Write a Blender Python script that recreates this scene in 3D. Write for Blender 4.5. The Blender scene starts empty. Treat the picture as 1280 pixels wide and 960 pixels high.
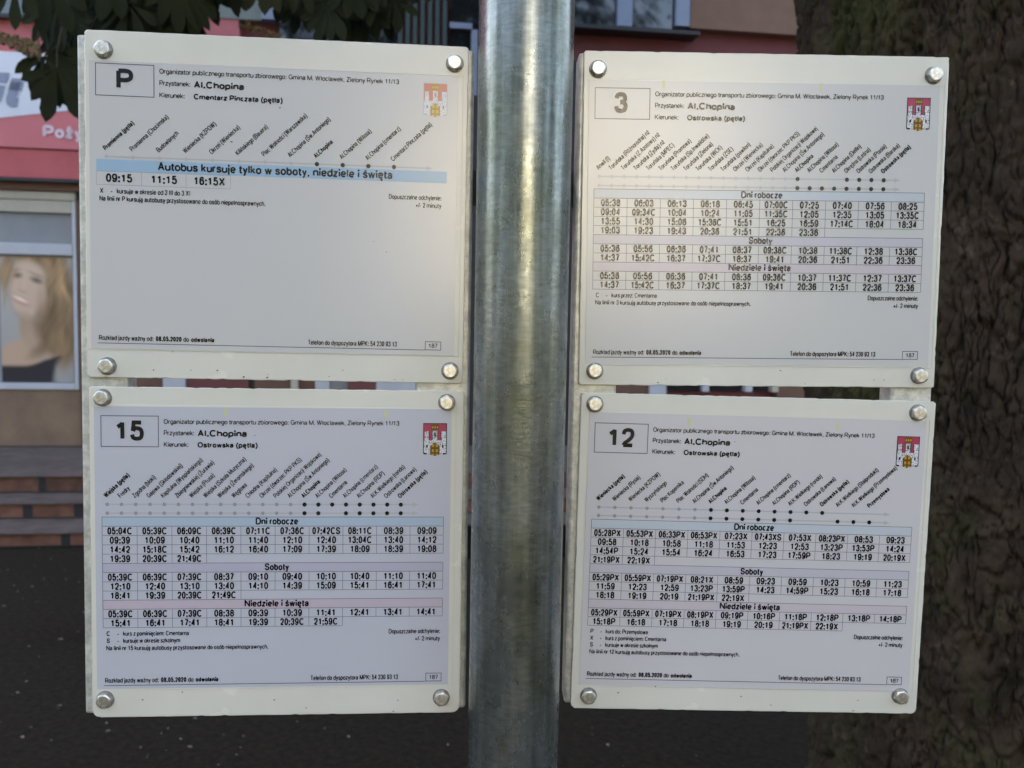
import bpy, bmesh, math, random
from mathutils import Vector, Matrix, noise
import numpy as np
R = math.radians
random.seed(7)
scene = bpy.context.scene
col = scene.collection

# ------------------------------------------------------------------ camera, sky, sun, exposure
FPX = 1108.0
PITCH, ROLL = R(4.2929), R(1.0392)
CAM = Vector((0, 0, 1.6))
fwd = Vector((0, math.cos(PITCH), -math.sin(PITCH)))
right0 = Vector((1, 0, 0)); up0 = right0.cross(fwd)
rgt = math.cos(ROLL) * right0 + math.sin(ROLL) * up0
upv = -math.sin(ROLL) * right0 + math.cos(ROLL) * up0
cd = bpy.data.cameras.new('camera')
cd.sensor_width = 36.0; cd.lens = FPX / 1280 * 36
cd.clip_start = 0.02; cd.clip_end = 400
cd.dof.use_dof = True; cd.dof.focus_distance = 0.757; cd.dof.aperture_fstop = 11
cam = bpy.data.objects.new('camera', cd)
cam.matrix_world = Matrix(((rgt.x, upv.x, -fwd.x, CAM.x), (rgt.y, upv.y, -fwd.y, CAM.y), (rgt.z, upv.z, -fwd.z, CAM.z), (0, 0, 0, 1)))
col.objects.link(cam); scene.camera = cam

SUN_EL, SUN_AZ = R(42), R(-14)          # azimuth from +Y, towards +X
world = bpy.data.worlds.new('World'); scene.world = world; world.use_nodes = True
wn = world.node_tree.nodes; wl = world.node_tree.links
sky = wn.new('ShaderNodeTexSky'); sky.sky_type = 'NISHITA'; sky.sun_disc = False
sky.sun_elevation = SUN_EL; sky.sun_rotation = SUN_AZ; sky.air_density = 0.7; sky.dust_density = 4.0; sky.ozone_density = 0.4
wl.new(sky.outputs[0], wn['Background'].inputs[0]); wn['Background'].inputs[1].default_value = 0.08
sd = bpy.data.lights.new('sun', 'SUN'); sd.energy = 5.0; sd.angle = R(0.5); sd.color = (1, 0.93, 0.82)
so = bpy.data.objects.new('sun', sd); col.objects.link(so)
sdir = Vector((math.sin(SUN_AZ) * math.cos(SUN_EL), math.cos(SUN_AZ) * math.cos(SUN_EL), math.sin(SUN_EL)))
so.rotation_euler = sdir.to_track_quat('Z', 'Y').to_euler(); so.location = (0, 0, 30)
vs = scene.view_settings
vs.view_transform = 'Standard'; vs.look = 'None'; vs.gamma = 1; vs.use_curve_mapping = False
vs.exposure = 3.83
vs.use_white_balance = True; vs.white_balance_temperature = 7650; vs.white_balance_tint = 6
scene.render.engine = 'CYCLES'
scene.cycles.max_bounces = 6; scene.cycles.diffuse_bounces = 3; scene.cycles.glossy_bounces = 3
scene.cycles.use_denoising = True; scene.cycles.use_adaptive_sampling = False
scene.cycles.sample_clamp_indirect = 6
scene.render.filter_size = 1.2

def ray(px, py):
    return ((px - 640) / FPX * rgt - (py - 480) / FPX * upv + fwd)

# ------------------------------------------------------------------ helpers
def tag(o, label=None, cat=None, group=None, kind=None):
    if label: o['label'] = label
    if cat: o['category'] = cat
    if group: o['group'] = group
    if kind: o['kind'] = kind
    return o
def empty(name, mw):
    o = bpy.data.objects.new(name, None); o.empty_display_size = 0.1
    o.matrix_world = mw; col.objects.link(o); return o

def mat(name, c, rough=0.6, metal=0.0, var=0.0, vscale=20.0, bump=0.0, bscale=80.0, bdist=0.002, spec=0.5, stretch=None, c2=None, detail=6, rvar=0.0, coat=0.0):
    m = bpy.data.materials.new(name); m.use_nodes = True
    nt = m.node_tree; n = nt.nodes; l = nt.links
    b = n['Principled BSDF']
    b.inputs['Base Color'].default_value = (*c, 1); b.inputs['Roughness'].default_value = rough
    b.inputs['Metallic'].default_value = metal; b.inputs['Specular IOR Level'].default_value = spec
    b.inputs['Coat Weight'].default_value = coat; b.inputs['Coat Roughness'].default_value = 0.15
    tc = n.new('ShaderNodeTexCoord'); vec = tc.outputs['Object']
    if stretch:
        mp = n.new('ShaderNodeMapping'); mp.inputs['Scale'].default_value = stretch
        l.new(vec, mp.inputs['Vector']); vec = mp.outputs[0]
    if var > 0 or c2:
        t = n.new('ShaderNodeTexNoise'); t.inputs['Scale'].default_value = vscale; t.inputs['Detail'].default_value = detail
        t.inputs['Roughness'].default_value = 0.62
        l.new(vec, t.inputs['Vector'])
        r = n.new('ShaderNodeValToRGB'); r.color_ramp.elements[0].position = 0.33; r.color_ramp.elements[1].position = 0.67
        lo = c2 if c2 else tuple(x * (1 - var) for x in c); hi = c if c2 else tuple(min(1, x * (1 + var)) for x in c)
        r.color_ramp.elements[0].color = (*lo, 1); r.color_ramp.elements[1].color = (*hi, 1)
        l.new(t.outputs[0], r.inputs[0]); l.new(r.outputs[0], b.inputs['Base Color'])
        if rvar:
            q = n.new('ShaderNodeMapRange'); q.inputs['To Min'].default_value = rough - rvar; q.inputs['To Max'].default_value = rough + rvar
            q.inputs['From Min'].default_value = .3; q.inputs['From Max'].default_value = .7
            l.new(t.outputs[0], q.inputs[0]); l.new(q.outputs[0], b.inputs['Roughness'])
    if bump > 0:
        t2 = n.new('ShaderNodeTexNoise'); t2.inputs['Scale'].default_value = bscale; t2.inputs['Detail'].default_value = 5
        l.new(vec, t2.inputs['Vector'])
        bp = n.new('ShaderNodeBump'); bp.inputs['Strength'].default_value = bump; bp.inputs['Distance'].default_value = bdist
        l.new(t2.outputs[0], bp.inputs['Height']); l.new(bp.outputs[0], b.inputs['Normal'])
    return m

class MB:
    """collects shapes; build() links them as ONE mesh object"""
    def __init__(s): s.v = []; s.f = []; s.mi = []; s.mats = []
    def idx(s, m):
        if m not in s.mats: s.mats.append(m)
        return s.mats.index(m)
    def add(s, v, f, m):
        o = len(s.v); i = s.idx(m)
        s.v += [tuple(p) for p in v]; s.f += [tuple(o + k for k in q) for q in f]; s.mi += [i] * len(f)
    def box(s, x0, x1, y0, y1, z0, z1, m):
        s.add([(x0, y0, z0), (x1, y0, z0), (x1, y1, z0), (x0, y1, z0), (x0, y0, z1), (x1, y0, z1), (x1, y1, z1), (x0, y1, z1)],
              [(0, 3, 2, 1), (4, 5, 6, 7), (0, 1, 5, 4), (1, 2, 6, 5), (2, 3, 7, 6), (3, 0, 4, 7)], m)
    def quad(s, p, m): s.add(p, [(0, 1, 2, 3)], m)
    def tube(s, pts, rad, m, n=10):
        ring = []; v = []; f = []
        for i, p in enumerate(pts):
            p = Vector(p); a = Vector(pts[max(0, i - 1)]); b = Vector(pts[min(len(pts) - 1, i + 1)])
            t = (b - a).normalized(); u = t.orthogonal().normalized() if abs(t.z) > .9 else t.cross(Vector((0, 0, 1))).normalized()
            w = t.cross(u); r = rad[i] if isinstance(rad, (list, tuple)) else rad
            for k in range(n):
                an = 2 * math.pi * k / n; v.append(p + u * (r * math.cos(an)) + w * (r * math.sin(an)))
        for i in range(len(pts) - 1):
            for k in range(n):
                k2 = (k + 1) % n; f.append((i * n + k, i * n + k2, (i + 1) * n + k2, (i + 1) * n + k))
        f.append(tuple(range(n - 1, -1, -1))); f.append(tuple((len(pts) - 1) * n + k for k in range(n)))
        s.add(v, f, m)
    def build(s, name, parent=None, smooth=False, bevel=0, segs=2):
        me = bpy.data.meshes.new(name); me.from_pydata(s.v, [], s.f)
        for m in s.mats: me.materials.append(m)
        me.polygons.foreach_set('material_index', s.mi)
        if smooth: me.polygons.foreach_set('use_smooth', [True] * len(me.polygons))
        me.update()
        o = bpy.data.objects.new(name, me); col.objects.link(o)
        if parent: o.parent = parent
        if bevel:
            b = o.modifiers.new('bevel', 'BEVEL'); b.width = bevel; b.segments = segs; b.limit_method = 'ANGLE'
        return o

# ------------------------------------------------------------------ stroke lettering (cap height = 1)
GL = {}
def g(ch, w, mode, s): GL[ch] = (w, mode, s)
PB = 'p 0 0 0 1|s 0 1 .6 1 .92 .91 1 .72 .92 .54 .6 .45 0 .45'
SS = 's .98 .73 .85 .94 .5 1 .15 .94 .04 .75 .2 .57 .55 .5 .88 .41 1 .25 .86 .06 .5 0 .14 .06 0 .28'
for c, w, s in [
 ('A', .93, 'p 0 0 .5 1 1 0|p .18 .32 .82 .32'), ('B', .93, 'p 0 0 0 1|s 0 1 .6 1 .9 .9 .94 .76 .86 .6 .6 .53 0 .53|s 0 .53 .62 .53 .93 .44 1 .26 .92 .08 .62 0 0 0'),
 ('C', 1.0, 'o .52 .5 .52 .5 42 318'), ('D', 1.0, 'p 0 0 0 1|s 0 1 .45 1 .8 .92 1 .7 1 .3 .8 .08 .45 0 0 0'),
 ('E', .9, 'p 1 0 0 0 0 1 1 1|p 0 .53 .92 .53'), ('F', .84, 'p 0 0 0 1 1 1|p 0 .5 .85 .5'), ('G', 1.06, 'o .5 .5 .5 .5 40 340|p .55 .46 1 .46 1 0'),
 ('H', 1.0, 'p 0 0 0 1|p 1 0 1 1|p 0 .53 1 .53'), ('I', .38, 'p .5 0 .5 1'), ('K', .93, 'p 0 0 0 1|p .98 1 0 .36|p .3 .58 1 0'), ('L', .78, 'p 0 1 0 0 1 0'),
 ('Ł', .78, 'p .1 1 .1 0 1 0|p -.15 .4 .5 .66'), ('M', 1.14, 'p 0 0 0 1 .5 0 1 1 1 0'), ('N', 1.0, 'p 0 0 0 1 1 0 1 1'), ('O', 1.07, 'o .5 .5 .5 .5 0 360'),
 ('P', .92, PB), ('R', .98, PB + '|p .6 .45 1 0'), ('S', .92, SS), ('Ś', .92, SS + '|p .45 1.1 .65 1.3'), ('T', .85, 'p 0 1 1 1|p .5 1 .5 0'),
 ('U', 1.0, 's 0 1 0 .6 0 .35 .12 .08 .5 0 .88 .08 1 .35 1 .6 1 1'), ('W', 1.3, 'p 0 1 .25 0 .5 1 .75 0 1 1'), ('X', .93, 'p 0 0 1 1|p 0 1 1 0'),
 ('Z', .86, 'p 0 1 1 1 0 0 1 0'), ('Ż', .86, 'p 0 1 1 1 0 0 1 0|d .5 1.15'),
 ('0', .774, 'o .5 .5 .5 .5 0 360'), ('1', .774, 'p .58 0 .58 1|p .62 .93 .08 .72'), ('2', .774, 's .02 .7 .1 .92 .5 1 .9 .92 .98 .7 .85 .5 .5 .3 .14 .14 .02 0|p 0 0 1 0'),
 ('3', .774, 's .03 .76 .15 .94 .5 1 .85 .94 .93 .75 .82 .58 .42 .53|s .42 .53 .85 .47 1 .27 .88 .06 .5 0 .12 .06 0 .27'), ('4', .774, 'p .74 0 .74 1 0 .27 1 .27'),
 ('5', .774, 'p .94 1 .18 1 .08 .47|s .08 .47 .25 .61 .52 .65 .88 .56 1 .32 .88 .07 .5 0 .12 .06 0 .26'),
 ('6', .774, 's .95 .78 .84 .95 .52 1 .15 .88 0 .5 .05 .2 .2 .04 .5 0 .88 .08 1 .32 .88 .56 .52 .64 .15 .55 .02 .36'), ('7', .774, 'p 0 1 1 1|s 1 1 .7 .62 .48 .3 .4 0'),
 ('8', .774, 'o .5 .765 .43 .235 0 360|o .5 .265 .5 .265 0 360'),
 ('9', .774, 's .05 .22 .16 .05 .48 0 .85 .12 1 .5 .95 .8 .8 .96 .5 1 .12 .92 0 .68 .12 .44 .48 .36 .85 .45 .98 .64')]: g(c, w, 'c', s)
BO = 'o .5 .365 .5 .365 0 360'
NN = '|s 0 .42 .15 .67 .55 .73 .92 .66 1 .45 1 .2 1 0'
AA = 's .05 .52 .15 .68 .5 .73 .82 .66 .88 .48 .88 .2 .9 .05 1.02 .01|s .88 .44 .5 .4 .15 .33 0 .18 .1 .03 .35 0 .7 .08 .88 .26'
EE = 'o .5 .365 .5 .365 0 318|p 0 .365 1 .365'
SL = 's .95 .54 .82 .69 .5 .73 .18 .69 .06 .54 .2 .43 .55 .37 .88 .3 1 .18 .86 .04 .5 0 .14 .04 0 .2'
OG = '|s .85 0 .68 -.12 .7 -.24 .98 -.26'
AC = '|p .42 .83 .68 1.02'
ZZ = 'p 0 .73 1 .73 0 0 1 0'
for c, w, s in [
 ('a', .76, AA), ('ą', .76, AA + OG), ('b', .77, 'p 0 0 0 1|' + BO), ('c', .7, 'o .52 .365 .52 .365 46 314'), ('ć', .7, 'o .52 .365 .52 .365 46 314' + AC),
 ('d', .77, 'p 1 0 1 1|' + BO), ('e', .77, EE), ('ę', .77, EE + OG), ('f', .42, 's 1 .99 .65 .97 .45 .82 .45 .6 .45 0|p 0 .73 1 .73'),
 ('g', .77, 's 1 .73 1 .3 1 0 .9 -.22 .5 -.28 .1 -.2|' + BO), ('h', .77, 'p 0 0 0 1' + NN), ('i', .31, 'p .5 0 .5 .73|d .5 .95'), ('j', .31, 's .5 .73 .5 .3 .5 -.05 .4 -.22 -.1 -.27|d .5 .95'),
 ('k', .7, 'p 0 0 0 1|p .95 .73 0 .25|p .35 .45 1 0'), ('l', .31, 'p .5 0 .5 1'), ('ł', .34, 'p .5 0 .5 1|p -.05 .4 1.05 .64'),
 ('m', 1.16, 'p 0 0 0 .73|s 0 .45 .08 .67 .28 .73 .46 .67 .5 .5 .5 0|s .5 .45 .58 .67 .78 .73 .96 .67 1 .5 1 0'), ('n', .77, 'p 0 0 0 .73' + NN), ('ń', .77, 'p 0 0 0 .73' + NN + AC),
 ('o', .77, BO), ('ó', .77, BO + AC), ('p', .77, 'p 0 -.28 0 .73|' + BO), ('r', .48, 'p 0 0 0 .73|s 0 .4 .2 .66 .55 .73 1 .7'), ('s', .7, SL), ('ś', .7, SL + AC),
 ('t', .47, 's .42 .95 .42 .5 .42 .18 .6 .02 1 .02|p 0 .73 1 .73'), ('u', .77, 's 0 .73 0 .3 .08 .07 .45 0 .85 .07 1 .3|p 1 .73 1 0'), ('w', 1.0, 'p 0 .73 .25 0 .5 .73 .75 0 1 .73'),
 ('y', .7, 'p 0 .73 .5 .02|s 1 .73 .55 .05 .38 -.2 .05 -.27'), ('z', .7, ZZ), ('ź', .7, ZZ + AC), ('ż', .7, ZZ + '|d .5 .93'),
 ('(', .46, 's 1.1 1.02 .45 .82 .1 .38 .45 -.07 1.1 -.27'), (')', .46, 's -.1 1.02 .55 .82 .9 .38 .55 -.07 -.1 -.27'), (':', .38, 'd .5 .06|d .5 .66'), ('.', .38, 'd .5 .06'),
 (',', .38, 'p .6 .08 .35 -.18'), ('/', .4, 'p 0 0 1 1'), ('-', .46, 'p 0 .33 1 .33'), ('+', .8, 'p 0 .36 1 .36|p .5 .08 .5 .66')]: g(c, w, 'l', s)
GL[' '] = (.36, 'l', '')

def spline(p, sub=5):
    out = []
    n = len(p)
    for i in range(n - 1):
        a, b, c, d = p[max(0, i - 1)], p[i], p[i + 1], p[min(n - 1, i + 2)]
        for k in range(sub):
            t = k / sub
            out.append(tuple(.5 * ((2 * b[j]) + (c[j] - a[j]) * t + (2 * a[j] - 5 * b[j] + 4 * c[j] - d[j]) * t * t + (3 * b[j] - a[j] - 3 * c[j] + d[j]) * t ** 3) for j in (0, 1)))
    out.append(p[-1]); return out
def strip(pts, t, closed=False):
    P = np.array(pts, float); n = len(P)
    d = np.roll(P, -1, 0) - P
    if not closed: d[-1] = d[-2]
    d /= np.maximum(np.hypot(d[:, 0], d[:, 1]), 1e-9)[:, None]
    dp = np.roll(d, 1, 0)
    if not closed: dp[0] = d[0]
    nn = np.stack([-d[:, 1], d[:, 0]], 1); np_ = np.stack([-dp[:, 1], dp[:, 0]], 1)
    m = nn + np_; L = np.hypot(m[:, 0], m[:, 1]); m = m / np.maximum(L, 1e-6)[:, None]
    k = 1 / np.maximum(np.abs((m * nn).sum(1)), .5)
    off = m * (k * t / 2)[:, None]
    V = np.concatenate([P + off, P - off]); F = []
    for i in range(n if closed else n - 1):
        j = (i + 1) % n; F.append((i, n + i, n + j, j))
    return V, F
_gc = {}
def glyph(ch, t, sx):
    key = (ch, round(t, 3), round(sx, 3))
    if key in _gc: return _gc[key]
    w, mode, s = GL[ch]; w = w * sx; sb = (-.07 if ch in 'ft' else -.01 if ch in 'r()j' else .012 if mode == 'l' else .03) * sx + .006
    bw = max(w - 2 * sb, t * 1.02)
    if ch in 'il.:I': bw = max(bw, t * 1.02)
    def mx(x): return sb + t / 2 + x * (bw - t)
    def my(y):
        if mode == 'c' and 0 <= y <= 1: return t / 2 + y * (1 - t)
        if y < 0: return t / 2 + y * (.28 - t * .0) / .28 if y > -.28 else y + t / 2
        if y <= .73: return t / 2 + y / .73 * (.73 - t)
        return (.73 - t / 2) + (y - .73) / .27 * .27
    V = []; F = []
    for st in s.split('|'):
        if not st: continue
        q = st.split(); k = q[0]; a = [float(x) for x in q[1:]]
        cl = False
        if k == 'd':
            x, y = mx(a[0]), my(a[1]) if a[1] < 1 else a[1]
            h = t * .55
            if a[1] < .1: y = h
            v = np.array([(x - h, y - h), (x + h, y - h), (x + h, y + h), (x - h, y + h)]); f = [(0, 1, 2, 3)]
        else:
            if k == 'o':
                cx, cy, rx, ry, a0, a1 = a; cl = abs(a1 - a0) >= 359; n = 26; pts = []
                for i in range(n if cl else n + 1):
                    an = R(a0 + (a1 - a0) * i / n); c_, s_ = math.cos(an), math.sin(an); e = .87
                    pts.append((cx + rx * math.copysign(abs(c_) ** e, c_), cy + ry * math.copysign(abs(s_) ** e, s_)))
            else:
                pts = [(a[i], a[i + 1]) for i in range(0, len(a), 2)]
            pts = [(mx(x), my(y)) for x, y in pts]
            if k == 's': pts = spline(pts)
            if k == 'p' and len(pts) > 2:        # sharp corners: overlapping separate bars
                parts = [[pts[0]]]
                for i in range(1, len(pts) - 1):
                    ax, ay = pts[i][0] - pts[i - 1][0], pts[i][1] - pts[i - 1][1]; bx, by = pts[i + 1][0] - pts[i][0], pts[i + 1][1] - pts[i][1]
                    cosv = (ax * bx + ay * by) / max(1e-9, math.hypot(ax, ay) * math.hypot(bx, by))
                    if cosv < -.25:
                        la, lb = math.hypot(ax, ay), math.hypot(bx, by); ex_ = t * .32
                        parts[-1].append((pts[i][0] + ax / la * ex_, pts[i][1] + ay / la * ex_)); parts.append([(pts[i][0] - bx / lb * ex_, pts[i][1] - by / lb * ex_)])
                    else: parts[-1].append(pts[i])
                parts[-1].append(pts[-1])
            else: parts = [pts]
            v = []; f = []; ov = 0
            for pp in parts:
                v_, f_ = strip(pp, t, cl); v.append(v_); f += [tuple(ov + i for i in r) for r in f_]; ov += len(v_)
            v = np.concatenate(v)
        o = sum(len(x) for x in V); V.append(v); F += [tuple(o + i for i in r) for r in f]
    out = (np.concatenate(V) if V else np.zeros((0, 2)), F, w)
    _gc[key] = out; return out
def text_mesh(txt, t, sx):
    x = 0; V = []; F = []; o = 0
    for ch in txt:
        v, f, w = glyph(ch, t, sx)
        if len(v):
            V.append(v + np.array([x, 0])); F += [tuple(o + i for i in r) for r in f]; o += len(v)
        x += w
    return (np.concatenate(V) if V else np.zeros((0, 2))), F, x
def natw(txt, sx=1.0): return sum(GL[c][0] * sx for c in txt)

# ------------------------------------------------------------------ materials
M = {}
M['plate'] = mat('cream_enamel', (.70, .685, .61), .24, var=.035, vscale=9, bump=.10, bscale=22, bdist=.0015, spec=.6, rvar=.06)
def paper(nm, c): return mat(nm, c, .23, var=.012, vscale=5, bump=.15, bscale=9, bdist=.0012, spec=.65, detail=2)
M['paperP'] = paper('laminated_paper', (.575, .57, .565))
M['paper15'] = paper('laminated_bluish_paper', (.52, .53, .59))
M['paper3'] = paper('laminated_paper', (.575, .57, .565))
M['paper12'] = paper('laminated_paper', (.60, .58, .595))
def ink(nm, c): return mat(nm, c, .23, spec=.5, bump=.15, bscale=9, bdist=.0012)
M['ink'] = ink('black_ink', (.006, .006, .011))
M['line'] = ink('thin_line_ink', (.10, .10, .13))
M['grey'] = ink('grey_ink', (.30, .30, .33))
M['lgrey'] = ink('light_grey_ink', (.45, .45, .46))
M['blueband'] = ink('blue_band_ink', (.32, .47, .61))
M['paleblue'] = ink('pale_blue_band_ink', (.40, .50, .60))
M['mauve'] = ink('mauve_band_ink', (.46, .45, .54))
M['pinkband'] = ink('pink_band_ink', (.53, .45, .52))
for a_, c_ in (('paleblue', (.51, .56, .61)), ('mauve', (.53, .51, .565)), ('pinkband', (.58, .515, .555))): M[a_ + 'light'] = ink(a_ + '_light_ink', c_)
M['red'] = ink('crest_red_ink', (.42, .045, .10)); M['redpale'] = ink('crest_faded_red_ink', (.62, .20, .13))
M['gold'] = ink('crest_gold_ink', (.46, .26, .03)); M['golddark'] = ink('crest_brown_ink', (.13, .06, .01))
M['white'] = ink('crest_white_ink', (.7, .7, .72)); M['yellow'] = ink('highlighter_yellow', (.60, .60, .36))
M['zinc'] = mat('galvanised_steel', (.55, .56, .54), .42, metal=.75, var=.25, vscale=55, bump=.35, bscale=160, bdist=.001, rvar=.1)
M['rail'] = mat('speckled_zinc_rail', (.70, .70, .64), .38, metal=.25, c2=(.38, .39, .36), vscale=110, bump=.4, bscale=220, bdist=.001)
M['flange'] = mat('shaded_flange', (.26, .25, .23), .5, metal=.5, var=.4, vscale=300)  # flange darkened to give the shadow rim round each bolt head
M['grime'] = mat('dark_grime', (.05, .045, .035), .8)
M['bolt'] = mat('bolt_zinc', (.66, .65, .61), .40, metal=.9, var=.3, vscale=300, bump=.25, bscale=500, bdist=.0006)

# ------------------------------------------------------------------ ground
m_ground = mat('asphalt', (.020, .0168, .0120), .9, spec=.12, var=.35, vscale=35, bump=.6, bscale=90, bdist=.006)
nt = m_ground.node_tree
b = MB(); b.quad([(-120, -120, 0), (120, -120, 0), (120, 120, 0), (-120, 120, 0)], m_ground)
tag(b.build('pavement'), kind='structure')

# ------------------------------------------------------------------ shop building: plane through (0, 8.5), receding to the right
YAW = R(8)
BM = Matrix.Translation((0, 8.55, 0)) @ Matrix.Rotation(YAW, 4, 'Z')
BMi = BM.inverted()
def F_(px, py, off=0.0):
    """photo direction -> local (x, z) on the facade, off = metres in front of it"""
    o = BMi @ CAM; d = BMi.to_3x3() @ ray(px, py)
    t = (-off - o.y) / d.y; p = o + d * t
    return p.x, p.z
def fx(px, py=300): return F_(px, py)[0]
def fz(py, px=50): return F_(px, py)[1]

M['wallred'] = mat('red_render', (.50, .15, .16), .85, var=.12, vscale=3, bump=.3, bscale=60)
M['band'] = mat('dull_red_fascia', (.52, .12, .13), .8, var=.1, vscale=4)
M['redshade'] = mat('shaded_red_render', (.20, .062, .068), .85, var=.12, vscale=3, bump=.3, bscale=60)  # red render with the tree shade put into its colour
M['beige'] = mat('shaded_beige_render', (.22, .125, .085), .85, var=.12, vscale=2.5, bump=.3, bscale=60)  # right wall, darkened in colour for the shade of the tree crown
M['taupe'] = mat('taupe_plinth', (.23, .15, .10), .85, var=.18, vscale=3, bump=.3, bscale=50)
M['brown'] = mat('brown_ledge', (.15, .075, .05), .7, var=.15, vscale=4)
M['dark'] = mat('dark_trim_and_shade', (.02, .02, .025), .5)
M['cream'] = mat('cream_paint', (.50, .46, .38), .6, var=.08, vscale=5)
M['wframe'] = mat('white_window_frame', (.50, .51, .55), .4, var=.05, vscale=6)
M['bframe'] = mat('bluish_window_frame', (.22, .26, .36), .4, var=.05, vscale=6)
M['greenwall'] = mat('grey_green_panel', (.20, .23, .21), .8, var=.1, vscale=4)
M['glass'] = mat('window_glass', (.012, .014, .016), .05, spec=.9)
M['gglass'] = mat('frosted_film_glass', (.27, .28, .30), .25, spec=.6, var=.08, vscale=3)
M['curtain'] = mat('teal_curtain', (.05, .075, .075), .9, var=.1, vscale=8)
M['terracotta'] = mat('terracotta_brick', (.17, .075, .05), .8, var=.45, vscale=5, bump=.4, bscale=60)
M['slab'] = mat('grey_step_slab', (.10, .078, .068), .85, var=.3, vscale=7, bump=.4, bscale=70)
M['door'] = mat('dark_red_door', (.16, .045, .045), .5, var=.1, vscale=4)

bld = tag(empty('shop_building', BM), 'red and beige rendered shop building with poster window and dark upper windows, behind the timetables', 'building')
XL, XR, ZT = -16.0, 16.0, 13.0
zp = .36                                       # entrance platform level
zTop_plinth = fz(487); z_led0 = fz(246); z_led1 = fz(228); z_band1 = fz(189)
# rear mass, with openings left out at ground floor by setting panes in front of it
b = MB(); b.box(XL, XR, .12, 10, 0, ZT, M['redshade']); b.build('wall', bld)
w = MB(); w.box(XL, fx(100), 0, .118, 0, zTop_plinth, M['taupe']); w.build('plinth', bld)
w = MB(); w.box(XL, fx(330), -.035, -.001, zp + .001, F_(60, 557)[1], M['dark']); w.build('base_board', bld)
w = MB(); w.box(XL, fx(300), 0, .118, z_led1 + .03, ZT - .01, M['wallred']); w.build('upper_wall', bld)
w = MB(); w.box(XL, fx(330), -.10, -.002, z_led1 + .02, z_band1, M['band']); w.build('fascia', bld, bevel=.01)
w = MB(); w.box(XL, fx(330), -.14, -.002, z_led1 - .01, z_led1 + .018, M['dark']); w.build('flashing', bld)
w = MB(); w.box(XL, fx(330), -.06, .118, z_led0 + .05, z_led1 - .012, M['brown']); w.build('ledge', bld)
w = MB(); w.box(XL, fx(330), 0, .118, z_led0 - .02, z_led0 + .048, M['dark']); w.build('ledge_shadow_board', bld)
# poster window, left
x1 = fx(98, 400); zb, zt = fz(487) + .002, fz(247)
wf = MB()
xr_in = fx(93, 400)
zf = lambda y: F_(60, y)[1]
wf.box(XL + 8, x1, -.03, .118, zt - .02, zf(240), M['cream'])
wf.box(xr_in, x1, -.02, .118, zb, zt - .022, M['wframe'])
wf.box(XL + 8, xr_in - .001, -.02, .118, zb, zf(479), M['wframe'])
wf.box(XL + 8, xr_in - .001, -.025, .118, zf(319), zf(305), M['wframe'])
wf.box(XL + 8, xr_in - .001, -.015, .118, zf(266), zt - .022, M['cream'])
wfo = wf.build('window_frame', bld, bevel=.006)
w = MB(); w.box(XL + 8, xr_in - .001, .03, .10, zf(305) + .001, zf(266) - .001, M['gglass']); w.build('transom_pane', bld)
w = MB(); w.box(XL + 8, xr_in - .001, .03, .10, zf(479) + .001, zf(319) - .001, M['gglass']); w.build('pane', bld)
# brown pier and glazed doors in the middle (seen through the slot between the plates)
zD = fz(262, 400)
def strip_part(name, pa, pb, m, y0=-.02, z0=zp, z1=None, **k):
    a, c = F_(pa, 485)[0], F_(pb, 485)[0]
    q = MB(); q.box(a, c, y0, .118, z0, z1 or zD, m); return q.build(name, bld, **k)
strip_part('pier', 101, 205, M['brown'])
strip_part('door_frame', 205.5, 233, M['wframe'], -.05)
strip_part('door_leaf', 233.5, 311, M['door'])
strip_part('door_gap', 311.5, 318, M['dark'], .02)
strip_part('pier', 318.5, 364, M['brown'], -.01)
strip_part('downpipe', 364.5, 373, M['cream'], -.06)
strip_part('pier', 373.5, 394, M['terracotta'], -.01)
strip_part('door_frame', 394.5, 412, M['wframe'], -.04)
strip_part('pane', 412.5, 434, M['gglass'], .04)
strip_part('door_leaf', 434.5, 470, M['door'], -.01)
strip_part('door_frame', 470.5, 520, M['wframe'], -.03)
strip_part('pier', 520.5, 551, M['taupe'], -.01)
strip_part('slit_shade_strip', 551.5, 735, M['dark'], -.02, zp, F_(650, 72)[1])  # added dark strip: shade seen through the slits beside the pole, as colour
strip_part('pier', 735.5, 810, M['brown'], -.01)
strip_part('window_frame', 810.5, 831, M['wframe'], -.05)
strip_part('pane', 831.5, 877, M['glass'], .04, z0=.9)
strip_part('window_frame', 877.5, 885, M['wframe'], -.03, z0=.9)
strip_part('pane', 885.5, 930, M['glass'], .05, z0=.9)
strip_part('window_frame', 930.5, 939, M['wframe'], -.03, z0=.9)
strip_part('pane', 939.5, 963, M['glass'], .05, z0=.9)
strip_part('window_frame', 963.5, 971, M['cream'], -.04, z0=.9)
strip_part('pier', 971.5, 1300, M['brown'], 0)
# upper storey, middle and right
zs1 = F_(290, 22)[1]
def upper(name, pa, pb, ya, yb, m, y0, y1=.118, pref=None, **k):
    pr = pref or (pa + pb) / 2
    a, c = F_(pa, ya)[0], F_(pb, ya)[0]
    q = MB(); q.box(a, c, y0, y1, F_(pr, yb)[1], F_(pr, ya)[1], m); return q.build(name, bld, **k)
upper('wall_panel', 200, 326, -260, 22, M['greenwall'], -.012)
upper('window_frame', 326.5, 348, -260, 26, M['bframe'], -.05)
upper('pane', 348.5, 505, -260, 90, M['glass'], .03, .10)
for i in range(7):
    x = 500 + i * 9.4
    upper('curtain_fold', x, x + 5.5, -260, 90, M['curtain'], -.03, .06)
upper('pane', 566, 610, -260, 120, M['glass'], .03, .10)
upper('window_frame', 562, 590, 30, 37, M['bframe'], -.04)
upper('window_frame', 589, 597, 38, 120, M['bframe'], -.03)
upper('pane', 640, 778, -260, 34, M['glass'], .03, .10)
upper('window_frame', 778.5, 797, -260, 34, M['bframe'], -.03)
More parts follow.
